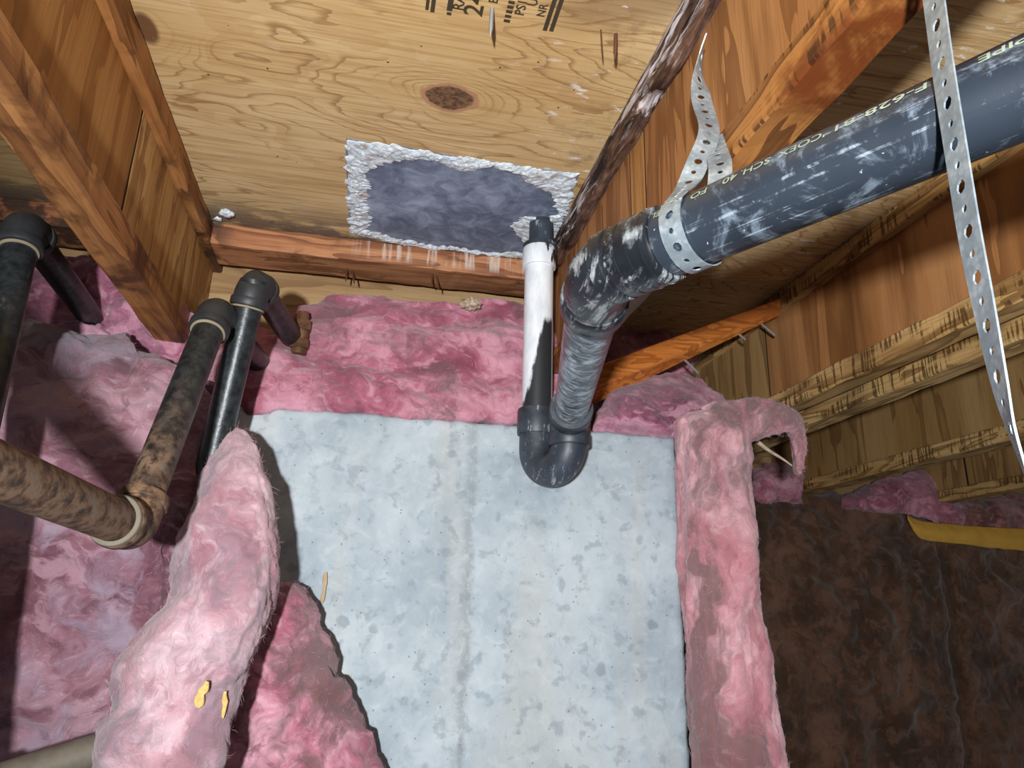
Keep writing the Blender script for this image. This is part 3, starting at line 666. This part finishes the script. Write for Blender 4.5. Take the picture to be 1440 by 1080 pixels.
# long run in its own frame: local x along the pipe towards the camera side
ps = corner - pdir * .040; Lr = .80
Mr = Matrix.Identity(4); xa = -pdir; za = np.array([0, 0, 1.]) - xa * xa[2]; za /= np.linalg.norm(za); ya = np.cross(za, xa)
for i in range(3): Mr[i][0] = xa[i]; Mr[i][1] = ya[i]; Mr[i][2] = za[i]; Mr[i][3] = ps[i]
V, F = tube_geo([(s, 0, 0) for s in np.linspace(0, Lr, 12)], RP, 56)
lr = obj('long_run', V, F, M_ABS, dp, True, Mr); sharpen(lr)
def axis_t(u):                      # distance along the run whose centre line shows at picture column u
    lo, hi = 0., .5
    for _ in range(50):
        m_ = (lo + hi) / 2; q = ps - pdir * m_ - CAM; c = q[0] * AX + q[1] * AY + q[2] * AZ
        if 720 + FPX * c[0] / c[2] < u: lo = m_
        else: hi = m_
    return lo
def pipe_text(s, u, size, phi0, sx=1.0):
    t0 = axis_t(u); side = np.cross(np.array([0, 0, 1.]), pdir); upv = np.cross(pdir, side)
    def place(a, b):
        ph = math.radians(phi0) + b / RP; n = math.cos(ph) * upv + math.sin(ph) * side
        return ps - pdir * (t0 - a * sx) + n * (RP + .0004)
    return text_mesh(s, size, M_PRINT, 'printed_lettering', lr, place, cuts=True)
PH = 57; SZ = .0092
for s_, u, sx in (('PIPE', 1475, 1.5), ('F-628-81', 1334, 1.72), ("'COEX", 1190, 1.2), ('SCH.', 1113, 1.2), ('40', 1066, 1.3), ('FO', 1024, 1.25)):
    pipe_text(s_, u, SZ, PH, sx)
pipe_text('CEL', 968, .009, PH + 2, 1.0)

# ------------------------------------------------------------------ perforated straps
def strap_geo(P, Wd, width=.019, pitch=.0125, th=.0010):
    """strip with alternating large and small holes swept along the polyline P, Wd = width directions"""
    P = np.asarray(P, float); Wd = np.asarray(Wd, float)
    L = np.r_[0, np.cumsum(np.linalg.norm(np.diff(P, axis=0), axis=1))]; tot = L[-1]
    T = np.gradient(P, axis=0); T /= np.linalg.norm(T, axis=1)[:, None]
    def at(s, w_, k):
        s = min(max(s, 0), tot)
        p = np.array([np.interp(s, L, P[:, i]) for i in range(3)]); d = np.array([np.interp(s, L, Wd[:, i]) for i in range(3)]); t = np.array([np.interp(s, L, T[:, i]) for i in range(3)])
        d = d - t * (d @ t) / max(1e-9, t @ t); d /= np.linalg.norm(d); n = np.cross(t, d); n /= np.linalg.norm(n)
        return p + d * w_ + n * k * th
    V = []; F = []; n = max(2, int(tot / pitch)); pt = tot / n; hw = width / 2
    for c in range(n):
        s0 = c * pt; mid_ = s0 + pt / 2; r = .0037 if c % 2 else .0022
        loop = [(s0, -hw), (s0 + pt / 2, -hw), (s0 + pt, -hw), (s0 + pt, 0), (s0 + pt, hw), (s0 + pt / 2, hw), (s0, hw), (s0, 0)]
        # outer loop of 8 and inner hole of 8 facing the same way
        aw = [math.atan2(w_, (s - mid_) * hw / (pt / 2)) for s, w_ in loop]
        hole = [(mid_ + r * math.cos(a), r * math.sin(a)) for a in aw]
        base = len(V)
        for k in (0, 1):
            for s, w_ in loop + hole: V.append(at(s, w_, k))
        for i in range(8):
            j = (i + 1) % 8
            F.append([base + i, base + j, base + 8 + j, base + 8 + i]); F.append([base + 16 + j, base + 16 + i, base + 24 + i, base + 24 + j])
            F.append([base + 8 + i, base + 8 + j, base + 24 + j, base + 24 + i])
            if i not in (2, 3, 6, 7): F.append([base + j, base + i, base + 16 + i, base + 16 + j])
    return V, F
def smooth_path(pts, n): return cr(np.array(pts, float), n)
# strap round the long run, screwed to the joist flange, free end standing up
ts = axis_t(975); pc = ps - pdir * ts; side = np.cross(np.array([0, 0, 1.]), pdir); upv = np.cross(pdir, side)
rr = RP + .0018
loopd = [pc + rr * (math.cos(p) * upv + math.sin(p) * side) for p in np.radians(np.linspace(40, 292, 22))]
tip = onx(991, 50, .282); tw1 = onx(985, 120, .2835); tw2 = onx(1000, 188, .2835)
anch = onx(1004, 205, .285)
legF = [tip, onx(983, 95, .281), onx(986, 140, .278), onx(997, 185, .272), onx(980, 232, .255), onx(966, 262, .243)]
legB = [onx(1013, 240, .262), onx(1007, 212, .274), onx(1001, 192, .280)]
pathp = legF + loopd + legB
Wp = []
camd = lambda q: (CAM - q) / np.linalg.norm(CAM - q)
for i, q in enumerate(pathp):
    k = i / (len(pathp) - 1); t_ = np.array(pathp[min(i + 1, len(pathp) - 1)]) - np.array(pathp[max(i - 1, 0)]); t_ /= np.linalg.norm(t_)
    flat = np.cross(t_, camd(np.array(q))); flat /= np.linalg.norm(flat)     # width direction facing this way
    if i < len(legF):
        wts = [.25, .45, .75, .7, .8, 1.0][i]; d = np.array([.0, 1., .0]) * (1 - wts) * 1.2 + np.array([.75, -.55, 0]) * wts
    elif i < len(legF) + len(loopd): d = -pdir
    else: d = np.array([.8, -.5, .1])
    Wp.append(d / np.linalg.norm(d))
n_ = 140
V, F = strap_geo(smooth_path(pathp, n_), smooth_path(Wp, n_))
st = empty('perforated_strap', tuple(pc), 'galvanised perforated strap looped round the black drain pipe, pointed end up', 'strap', 'galvanised hanger straps')
obj('band', V, F, M_GALV, st, False)
nail('nail', onx(1000, 186, .290), (-1, -.2, -.1), .0030, .012, M_NAIL, st, False)
# loose strap hanging in front of the pipe
top = onx(1311, -25, .292); top[2] += .0; bx = [onx(u, v, x) for u, v, x in ((1328, 100, .290), (1347, 220, .289), (1365, 330, .288), (1385, 430, .288), (1408, 540, .289), (1425, 605, .290), (1446, 668, .291), (1468, 740, .291))]
ptop = [np.array([.292, top[1] - .003, ZB + .03]), np.array([.292, top[1] - .001, ZB + .004]), top] + bx
angs = [38, 38, 40, 41, 42, 43, 47, 56, 68, 74, 78]
Wp = []
for q, a in zip(ptop, angs):
    v = camd(np.array(q)); v[2] = 0; v /= np.linalg.norm(v); lat = np.array([-v[1], v[0], 0.]); a = math.radians(a + 14)
    Wp.append(lat * math.cos(a) + v * math.sin(a))
V, F = strap_geo(smooth_path(ptop, 120), smooth_path(Wp, 120), width=.018)
st = empty('perforated_strap', tuple(ptop[-1]), 'long loose galvanised perforated strap hanging in front of the pipe at the right', 'strap', 'galvanised hanger straps')
obj('band', V, F, M_GALV, st, False)

# ------------------------------------------------------------------ black iron pipes at the left
def iron(name, label, parts):
    return empty(name, parts, label, 'pipe', 'iron pipes at the left')
def elbow_fit(parent, c, d1, d2, r, mat=M_ELB, seal=True):
    c = np.array(c, float); d1 = np.array(d1) / np.linalg.norm(d1); d2 = np.array(d2) / np.linalg.norm(d2)
    P = [c + d1 * .032] + list(arc(c + d1 * .030, c, c + d2 * .030, .018, 12)) + [c + d2 * .032]
    tube('elbow', P, r * 1.20, mat, parent, 32)
    for d in (d1, d2):
        ring('elbow_band', c + d * .030, d, r, r * 1.33, .0055, mat, parent, 32, .3)
        if seal: ring('sealant_ring', c + d * .0375, d, r * .95, r * 1.13, .0014, M_DOPE, parent, 32, .3)
rI = .0185
# leftmost pipe
E1 = ony(34, 318, -.25); B1 = ony(-22, 560, -.30); D1 = ony(132, 452, .05)
e = iron('iron_pipe', 'black iron pipe with elbow at the left edge beside the wooden joist', tuple(B1))
F1 = B1 - (E1 - B1) * ((B1[2] + .88) / (E1[2] - B1[2])); tube('riser', [F1, B1, E1], rI, M_IRON, e); tube('branch', [E1, (E1 + D1) / 2, D1], rI * .95, M_IRON, e)
elbow_fit(e, E1, B1 - E1, D1 - E1, rI)
# middle pipe
E2 = ony(358, 396, -.165); B2 = ony(288, 690, -.10); D2 = ony(418, 486, .075)
e = iron('iron_pipe', 'straight black iron pipe with elbow just left of the concrete wall top', tuple(B2))
tube('riser', [B2, (B2 + E2) / 2, E2], rI, M_IRON, e); tube('branch', [E2, (E2 + D2) / 2, D2], rI * .95, M_IRON, e)
elbow_fit(e, E2, B2 - E2, D2 - E2, rI)
# rusting pipe with lower elbow
E3 = ony(303, 440, -.185); B3 = ony(186, 742, -.33); D3 = ony(372, 520, .04); L3 = ony(-110, 618, -.62)
e = iron('iron_pipe', 'slanting iron pipe turning rusty and bending left at a lower elbow', tuple(B3))
tube('riser', [B3, B3 + (E3 - B3) * .3, B3 + (E3 - B3) * .6, E3], rI, M_IRONR, e); tube('branch', [E3, D3], rI * .95, M_IRON, e)
elbow_fit(e, E3, B3 - E3, D3 - E3, rI)
L4 = B3 + (L3 - B3) * 3.2; tube('rusty_run', [B3, (B3 + L3) / 2, L3, L4], rI * 1.06, M_RUST, e); elbow_fit(e, B3, E3 - B3, L3 - B3, rI * 1.02, M_RUST, False)
d = (L3 - B3) / np.linalg.norm(L3 - B3); ring('sealant_ring', B3 + d * .037, d, rI, rI * 1.30, .0028, M_SOLD, e, 32, .3)
# pipe end at the bottom left
q0 = ony(215, 1030, -.175); q1 = ony(-40, 1112, -.26)
e = empty('iron_pipe', tuple(q1), 'dull grey pipe end poking out under the folded pink batt', 'pipe', 'iron pipes at the left')
tube('run', [q0, (q0 + q1) / 2, q1], .017, m_plain('dull_grey_pipe', G(112, 106, 94), .5, .2, .5, .3, 30, .3), e)
ring('end_collar', q1, q1 - q0, .017, .021, .008, M_ELB, e)
# small tarnished fitting in the insulation
c = ony(424, 462, .035); e = empty('pipe_fitting', tuple(c), 'small tarnished brass fitting sunk in pink insulation beside the elbow', 'fitting')
tube('body', [c + np.array([0, 0, s]) for s in (-.045, -.01, .012, .028)], [.012, .013, .011, .009], M_BRASS, e, 16)
ring('nut', c + np.array([0, 0, .004]), (0, 0, 1), .011, .0165, .008, M_BRASS, e, 6); ring('nut', c + np.array([0, 0, -.028]), (0, 0, 1), .011, .0165, .007, M_BRASS, e, 6)

# ------------------------------------------------------------------ fibreglass insulation
def fibres(P, Nn, n, length, mat, parent, seed, width=.00013, up=.45):
    n = int(n * .6); rng = np.random.default_rng(seed); k = rng.integers(0, len(P), n); p = P[k]; nn = Nn[k]
    t = rng.normal(size=(n, 3)); t -= nn * (t * nn).sum(1)[:, None]; t /= np.linalg.norm(t, axis=1)[:, None]
    L = length * rng.uniform(.35, 1.3, n)[:, None]; b = np.cross(nn, t); cu = rng.normal(0, .5, (n, 1))
    u_ = up * rng.uniform(.0, 1.2, n)[:, None]
    p1 = p + t * L * .5 + nn * L * .32 * u_; p2 = p + t * L * .85 + nn * L * .5 * u_ + b * L * .35 * cu
    wv = rng.normal(size=(n, 3)); wv /= np.linalg.norm(wv, axis=1)[:, None]; wv *= width
    V = np.stack([p - wv, p + wv, p1 - wv * .8, p1 + wv * .8, p2], 1).reshape(-1, 3); i = np.arange(n)[:, None] * 5
    F4 = (i + np.array([0, 1, 3, 2])).tolist(); F3 = (i + np.array([2, 3, 4])).tolist()
    return tag(obj('loose_fibres', V, F4 + F3, mat, parent, False), kind='stuff')
def fold_disp(P, seed, amp, fscale=(9, 9, 13)):
    q = P * np.array(fscale); wq = np.stack([fbm(q * .7, seed), fbm(q * .7 + 5, seed + 1), fbm(q * .7 + 11, seed + 2)], -1)
    q2 = q + 1.5 * wq
    bl = np.abs(noise(q2, seed + 3)) + .40 * np.abs(noise(q2 * 2.1, seed + 4)) + .10 * np.abs(noise(q2 * 4.3, seed + 5)) - .42
    a = fbm(q * .55, seed + 8, 2); fine = fbm(P * 120, seed + 6, 3)
    return amp * (a * 1.3 + 1.25 * bl) + .0026 * fine
def surf(name, label, ctrl, nu, nv, thick, amp, mat, seed, nf=2500, fl=.012, fmat=None, cat='insulation', edge=.16, fsc=(9, 9, 13), group='pink fibreglass batts', rag=.006, kw=3.0):
    C_ = np.array(ctrl, float); G_ = cr(C_, nu); G_ = np.swapaxes(cr(np.swapaxes(G_, 0, 1), nv), 0, 1)
    du = np.gradient(G_, axis=0); dv_ = np.gradient(G_, axis=1); N = np.cross(du, dv_); N /= np.linalg.norm(N, axis=-1)[..., None] + 1e-12
    mid_ = G_.reshape(-1, 3).mean(0)
    if ((CAM - mid_) * N.reshape(-1, 3).mean(0)).sum() < 0: N = -N
    u = np.linspace(0, 1, nu)[:, None]; v = np.linspace(0, 1, nv)[None]
    pr = lambda s: np.clip(np.minimum(s, 1 - s) / edge, 0, 1)
    e_ = np.minimum(pr(u), pr(v)); prof = np.sqrt(np.clip(1 - (1 - e_) ** 2, 0, 1))
    # ragged outline: shift the rim in the sheet's own plane
    tu = du / (np.linalg.norm(du, axis=-1)[..., None] + 1e-12); tv = dv_ / (np.linalg.norm(dv_, axis=-1)[..., None] + 1e-12)
    rg = (1 - e_)[..., None] * rag
    G2 = G_ + rg * (tu * fbm(G_ * 38, seed + 50)[..., None] + tv * fbm(G_ * 38 + 7, seed + 51)[..., None]) * 2
    D = fold_disp(G2, seed, amp, fsc)
    front = G2 + N * (prof * thick * .5 + D * (.25 + .75 * prof))[..., None]
    back = G2 - N * (prof * thick * .5 + .002)[..., None]
    nn = nu * nv; V = np.concatenate([front.reshape(-1, 3), back.reshape(-1, 3)]); F = grid_faces(nu, nv)
    F = np.concatenate([F, F[:, ::-1] + nn]).tolist()
    idx = lambda i, j: i * nv + j
    border = [idx(i, 0) for i in range(nu)] + [idx(nu - 1, j) for j in range(1, nv)] + [idx(i, nv - 1) for i in range(nu - 2, -1, -1)] + [idx(0, j) for j in range(nv - 2, 0, -1)]
    for k in range(len(border)): a = border[k]; b = border[(k + 1) % len(border)]; F.append([a, b, b + nn, a + nn])
    base = C_.reshape(-1, 3); bp = base.mean(0); bp[2] = base[:, 2].min()
    e = empty(name, tuple(bp), label, cat, group)
    o = obj('batt', V, F, mat, e)
    bmx = bmesh.new(); bmx.from_mesh(o.data); bmesh.ops.recalc_face_normals(bmx, faces=bmx.faces); bmx.to_mesh(o.data); bmx.free()
    if nf:
        fr = front.reshape(-1, 3); du = np.gradient(front, axis=0); dv_ = np.gradient(front, axis=1); Nf = np.cross(du, dv_).reshape(-1, 3); Nf /= np.linalg.norm(Nf, axis=1)[:, None] + 1e-12
        if ((CAM - mid_) * Nf.mean(0)).sum() < 0: Nf = -Nf
        fibres(fr, Nf, nf, fl, fmat or M_FIB, e, seed + 100)
    return e
Yp = lambda u, v, y: ony(u, v, y).tolist()

# wall batt covering the concrete at the left
ctrl = []
for (xx, zt_, dy) in ((-.98, .40, -.05), (-.72, .375, -.055), (-.54, .355, -.06), (-.42, .350, -.062), (-.32, .325, -.055), (-.255, .285, -.05), (-.222, .25, -.05), (-.205, .20, -.055)):
    yk = 0 if zt_ > .34 else 1
    ctrl.append([(xx, (.10, -.040)[yk], zt_ - (.005, -.010)[yk]), (xx, (.03, -.045)[yk], zt_ - yk * .008), (xx, dy, zt_ - .035), (xx - .005, dy - .045, zt_ - .14), (xx - .01, dy - .035, .02), (xx - .015, dy - .02, -.16), (xx - .02, dy - .01, -.36), (xx - .02, dy - .01, -.60)])
surf('insulation_batt', 'broad mauve-pink fibreglass batt hung on the wall behind the rusty pipe', ctrl, 230, 230, .07, .014, M_MAUVE, 11, 6000, .012)

def loft(name, label, st_, mat, seed, amp, nu=200, nv=120, nf=6000, fl=.012, cat='insulation', fsc=(11, 11, 9), power=2.6, group='pink fibreglass batts', fmat=None):
    """roll of batt: stations of (centre, half width vector, half depth vector)"""
    A = np.array(st_, float); A = cr(A, nu); a = np.linspace(0, 2 * np.pi, nv, endpoint=False)
    c, s = np.cos(a), np.sin(a); se = lambda q: np.sign(q) * np.abs(q) ** (2 / power)
    k = np.linspace(0, 1, nu); cap = np.sqrt(np.clip(1 - (1 - np.clip(np.minimum(k, 1 - k) / .05, 0, 1)) ** 2, .0004, 1))
    off = cap[:, None, None] * (A[:, 1][:, None] * se(c)[None, :, None] + A[:, 2][:, None] * se(s)[None, :, None])
    P = A[:, 0][:, None] + off; Nn = off / (np.linalg.norm(off, axis=-1)[..., None] + 1e-9)
    P = P + Nn * (fold_disp(P, seed, amp, fsc) * cap[:, None])[..., None]
    F = grid_faces(nu, nv, True)[:, ::-1].tolist(); F += [list(range(nv)), list(range((nu - 1) * nv, nu * nv))[::-1]]
    bp = A[:, 0].mean(0); bp[2] = P[..., 2].min()
    e = empty(name, tuple(bp), label, cat, group); o = obj('batt', P.reshape(-1, 3), F, mat, e)
    bmx = bmesh.new(); bmx.from_mesh(o.data); bmesh.ops.recalc_face_normals(bmx, faces=bmx.faces); bmx.to_mesh(o.data); bmx.free()
    if nf: fibres(P.reshape(-1, 3), Nn.reshape(-1, 3), nf, fl, fmat or M_FIB, e, seed + 100)
    return e
# folded batt edge bulging towards the camera
st_ = []
for (ul, ur, v, y, dep) in ((308, 336, 606, -.09, .03), (295, 362, 640, -.105, .05), (272, 382, 700, -.125, .065), (255, 392, 770, -.14, .075), (240, 396, 830, -.15, .075), (205, 376, 890, -.165, .07), (170, 350, 945, -.185, .065), (155, 335, 1000, -.20, .06), (140, 312, 1080, -.21, .06), (130, 290, 1180, -.21, .055), (130, 280, 1290, -.20, .05)):
    a = ony(ul, v, y); b = ony(ur, v, y); st_.append([(a + b) / 2, (b - a) / 2, np.array([.012, -dep, .006])])
fold = loft('insulation_batt', 'thick folded pale pink batt edge curling forward beside the concrete', st_, M_P2, 31, .013, nf=9000, fl=.013)
# torn lower batt behind it
ctrl = []
for (v, pts) in ((815, ((360, -.04), (378, -.05), (392, -.05), (402, -.03))), (870, ((340, -.05), (375, -.065), (405, -.06), (424, -.03))), (930, ((315, -.06), (370, -.08), (425, -.07), (456, -.03))), (1000, ((300, -.07), (370, -.09), (450, -.075), (492, -.03))), (1080, ((290, -.07), (370, -.10), (480, -.08), (532, -.03))), (1180, ((280, -.07), (380, -.10), (510, -.08), (576, -.03))), (1300, ((280, -.07), (400, -.10), (540, -.08), (620, -.03)))):
    ctrl.append([Yp(u, v, y) for u, y in pts])
surf('insulation_batt', 'torn wedge of rose pink batt low against the concrete, dirty along its edge', ctrl, 170, 120, .05, .012, M_P3D, 43, 3000, .010, edge=.2)
# bay between the joists, above the wall
ctrl = []
for u, ztop in ((335, 520), (380, 500), (440, 440), (500, 420), (560, 426), (620, 434), (680, 430), (730, 436), (790, 450), (830, 470)):
    zb_ = 566 + (u - 345) * .076
    top_ = ztop; rows = []
    for k, y in ((0, .105), (.12, .09), (.35, .062), (.6, .040), (.82, .022), (1.0, .025)):
        rows.append(Yp(u, top_ + (zb_ + 9 - top_) * k, y))
    ctrl.append(rows)
surf('insulation_batt', 'deep rose insulation stuffed above the concrete between the two amber joists', ctrl, 230, 150, .05, .016, M_P3, 57, 5000, .010, edge=.12, fsc=(6, 8, 15))
ctrl = []
for u, ztop in ((300, 505), (340, 480), (385, 470), (425, 492), (450, 520)):
    zb_ = 562 + (u - 345) * .07
    ctrl.append([Yp(u, ztop + (zb_ - ztop) * k, y) for k, y in ((0, .085), (.3, .045), (.65, .02), (1, .015))])
surf('insulation_batt', 'small rose tuft of insulation under the middle black elbow', ctrl, 90, 70, .035, .010, M_P3, 63, 1200, .010, edge=.2)
# bay left of the left joist
ctrl = []
for u, ztop in ((-160, 400), (-60, 380), (10, 372), (60, 366), (110, 372), (160, 382), (210, 410), (262, 452), (305, 500)):
    ctrl.append([Yp(u, ztop + (565 - ztop) * k, y) for k, y in ((0, .10), (.2, .065), (.45, .05), (.7, .02), (1.0, .0))])
surf('insulation_batt', 'crumpled purple-pink insulation in the bay left of the wooden joist', ctrl, 190, 140, .05, .026, M_MAUVE2, 71, 3500, .010, edge=.12, fsc=(11, 11, 14))
# dark insulation beyond the amber joist
ctrl = [[Yp(u, v0 + (575 - v0) * k, y_) for k, y_ in ((0, .44), (.25, .38), (.6, .36), (1, .37))] for u, v0 in ((838, 478), (862, 452), (890, 440), (918, 452), (945, 478), (970, 510))]
surf('insulation_batt', 'shadowed purple insulation behind the silvery trap arm', ctrl, 80, 60, .05, .016, M_P3, 77, 800, .010)
# lump over the wall corner
ctrl = []
for u, ztop in ((836, 592), (868, 576), (905, 548), (940, 534), (968, 538), (992, 556), (1010, 585)):
    zb_ = 605 + (u - 840) * .12
    ctrl.append([Yp(u, ztop + (zb_ - ztop) * k, y) for k, y in ((0, .10), (.3, .05), (.65, .022), (1, .012))])
surf('insulation_batt', 'dusky mauve lump of insulation on the wall corner under the orange board', ctrl, 110, 80, .04, .014, M_MAUVE2, 83, 1800, .010, edge=.2)
# hanging strip on the right corner
st_ = []
for (ul, ur, v, y, dep) in ((950, 1046, 578, -.035, .03), (948, 1050, 610, -.05, .042), (950, 1046, 660, -.05, .045), (954, 1050, 710, -.05, .045), (956, 1058, 770, -.055, .045), (962, 1064, 830, -.065, .045), (968, 1072, 890, -.07, .045), (970, 1078, 940, -.075, .045), (976, 1086, 1000, -.08, .045), (982, 1096, 1080, -.08, .045), (986, 1106, 1180, -.08, .045), (990, 1115, 1300, -.08, .045)):
    a = ony(ul, v, y); b = ony(ur, v, y); st_.append([(a + b) / 2, (b - a) / 2, np.array([.0, -dep, .0])])
loft('insulation_batt', 'long coral pink strip of batt hanging down the right corner of the concrete', st_, M_P4, 91, .012, nf=7000, fl=.014, fsc=(20, 20, 4.5))
# flap drooping to the right of the strip
ctrl = []
for (pt, pm, pb_) in (((985, 572, -.05), (1000, 590, -.075), (1010, 618, -.06)), ((1030, 566, -.05), (1040, 590, -.08), (1048, 622, -.06)), ((1068, 564, -.05), (1074, 590, -.08), (1078, 612, -.06)), ((1098, 576, -.05), (1098, 592, -.07), (1098, 604, -.06)), ((1118, 590, -.05), (1112, 598, -.06), (1106, 606, -.055)), ((1127, 615, -.05), (1121, 617, -.055), (1115, 622, -.05)), ((1127, 640, -.05), (1122, 641, -.052), (1117, 643, -.05)), ((1125, 668, -.05), (1123, 668, -.05), (1121, 669, -.05))):
    ctrl.append([Yp(*pt), Yp(*pm), Yp(*pb_)])
surf('insulation_batt', 'coral pink flap of insulation drooping over beside the right-hand joists', ctrl, 150, 60, .028, .007, M_P4, 97, 2000, .012, edge=.25, fsc=(16, 16, 16), rag=.004)
pts = [ony(u, v, y) for u, v, y in ((1066, 622, -.03), (1082, 634, -.03), (1100, 645, -.03), (1114, 655, -.035))]
tag(tube('insulation_shred', cr(np.array(pts), 14), np.linspace(.004, .0012, 14), M_LINT, None, 10), 'stringy grey shred of insulation hanging under the coral flap', 'insulation')
# far wall batts
def far(label, xs, mat, seed, ztop, fmat):
    ctrl = []
    for k, xx in enumerate(xs):
        z0 = ztop[k]
        ctrl.append([(xx, 1.20, z0 + .01), (xx, 1.12, z0), (xx, 1.07, z0 - .04), (xx, 1.05, z0 - .17), (xx, 1.06, z0 - .40), (xx, 1.07, z0 - .65), (xx, 1.08, -.6)])
    return surf('insulation_batt', label, ctrl, 160, 170, .08, .022, mat, seed, 5000, .02, fmat, edge=.10, fsc=(6, 6, 9), group='brown batts on the far wall')
far('dusty brown batt on the far wall right of the coral strip', (.55, .8, 1.1, 1.35, 1.6, 1.8, 1.895), M_BR, 103, (.36, .365, .375, .372, .365, .36, .35), M_FIBB)
far('dusty brown batt at the lower right beyond the dark crack', (1.91, 2.0, 2.2, 2.45, 2.7), M_BR, 109, (.35, .33, .32, .31, .31), M_FIBB)
# pink tufts over the far wall
def tuft(label, px, y, mat, seed, nu=90, nv=50):
    ctrl = [[Yp(u, v0 + (v1 - v0) * k, y + dy) for k, dy in ((0, .06), (.35, .0), (.7, -.02), (1, .0))] for u, v0, v1 in px]
    return surf('insulation_tuft', label, ctrl, nu, nv, .05, .016, mat, seed, 900, .014, edge=.25, fsc=(9, 9, 12), group='tufts on the far wall', rag=.012)
tuft('purple-pink tuft below the coral flap under the joists', ((1058, 664, 700), (1080, 656, 703), (1105, 655, 705), (1126, 668, 706)), .98, M_P3, 121)
tuft('rosy tuft of insulation above the yellow paper strip', ((1185, 702, 712), (1220, 690, 716), (1260, 676, 722), (1298, 664, 728), (1325, 690, 734), (1352, 715, 740)), 1.04, M_P3, 127)
tuft('dull brown-pink tuft at the right edge above the yellow paper', ((1330, 715, 742), (1370, 706, 744), (1410, 702, 746), (1450, 698, 748), (1490, 698, 750)), 1.03, M_BR2, 131)
# yellow paper facing
ctrl = [[Yp(u, v0, .985), Yp(u, (v0 + v1) / 2, .97), Yp(u, v1, .98)] for u, v0, v1 in ((1276, 724, 732), (1295, 732, 757), (1340, 737, 764), (1390, 741, 770), (1440, 743, 775), (1500, 746, 780))]
o = surf('paper_strip', 'bright yellow paper facing strip along the top of the far brown batt', ctrl, 60, 16, .004, .002, M_KRAFT, 141, 0, cat='paper', edge=.1, rag=.002, group=None)
o.children[0].name = 'paper'

# ------------------------------------------------------------------ small debris
def chip(label, p, d, L, w_, mat=M_CHIP, seed=1):
    p = np.array(p); d = np.array(d, float); d /= np.linalg.norm(d); n = camd(p); s_ = np.cross(d, n); s_ /= np.linalg.norm(s_)
    k = np.linspace(-1, 1, 9); V = []; F = []
    for i, q in enumerate(k):
        hw = w_ * (1 - abs(q) ** 6 * .55) * (1 + .4 * noise(np.array([[q * 3, seed, 0.]]), seed)[0])
        c_ = p + d * q * L + s_ * .2 * w_ * math.sin(q * 4 + seed)
        V += [c_ - s_ * hw, c_ + s_ * hw, c_ + s_ * hw * .8 + n * .0012, c_ - s_ * hw * .8 + n * .0012]
    F = [[4 * i + a, 4 * i + (a + 1) % 4, 4 * i + 4 + (a + 1) % 4, 4 * i + 4 + a] for i in range(8) for a in range(4)] + [[0, 1, 2, 3], [35, 34, 33, 32]]
    return tag(obj('wood_chip', V, F, mat, None, False), label, 'wood chip', 'wood chips')
chip('tan wood sliver stuck upright on the concrete left of the seam', ony(456, 826, -.004), (.03, 0, 1), .021, .0030, m_plain('tan_sliver', G(176, 152, 118), .8), 2)
def front_pt(root, u, v):            # point on a batt seen at picture position (u, v)
    o = root.children[0]; V = np.array([q.co for q in o.data.vertices]) - CAM; c = V[:, :1] * AX + V[:, 1:2] * AY + V[:, 2:] * AZ
    px = np.stack([720 + FPX * c[:, 0] / c[:, 2], 540 + FPX * c[:, 1] / c[:, 2]], -1); d = np.linalg.norm(px - np.array([u, v]), axis=1)
    near = np.where(d < 7)[0]; k = near[np.argmin(c[near, 2])] if len(near) else int(np.argmin(d)); return V[k] + CAM
p = front_pt(fold, 288, 974); chip('larger yellow wood chip lying on the folded pale batt', p + camd(p) * .004, (.25, 0, 1), .0125, .0045, M_CHIP, 5)
p = front_pt(fold, 322, 990); chip('thin yellow wood chip at the right edge of the folded pale batt', p + camd(p) * .004, (-.05, 0, 1), .0125, .0026, M_CHIP, 8)
lint = blob('lint_clump', ony(662, 428, .055), .016, M_LINT, None, 9, .6, 22); tag(lint, 'grey lint clump on top of the rose insulation below the ledger', 'lint')
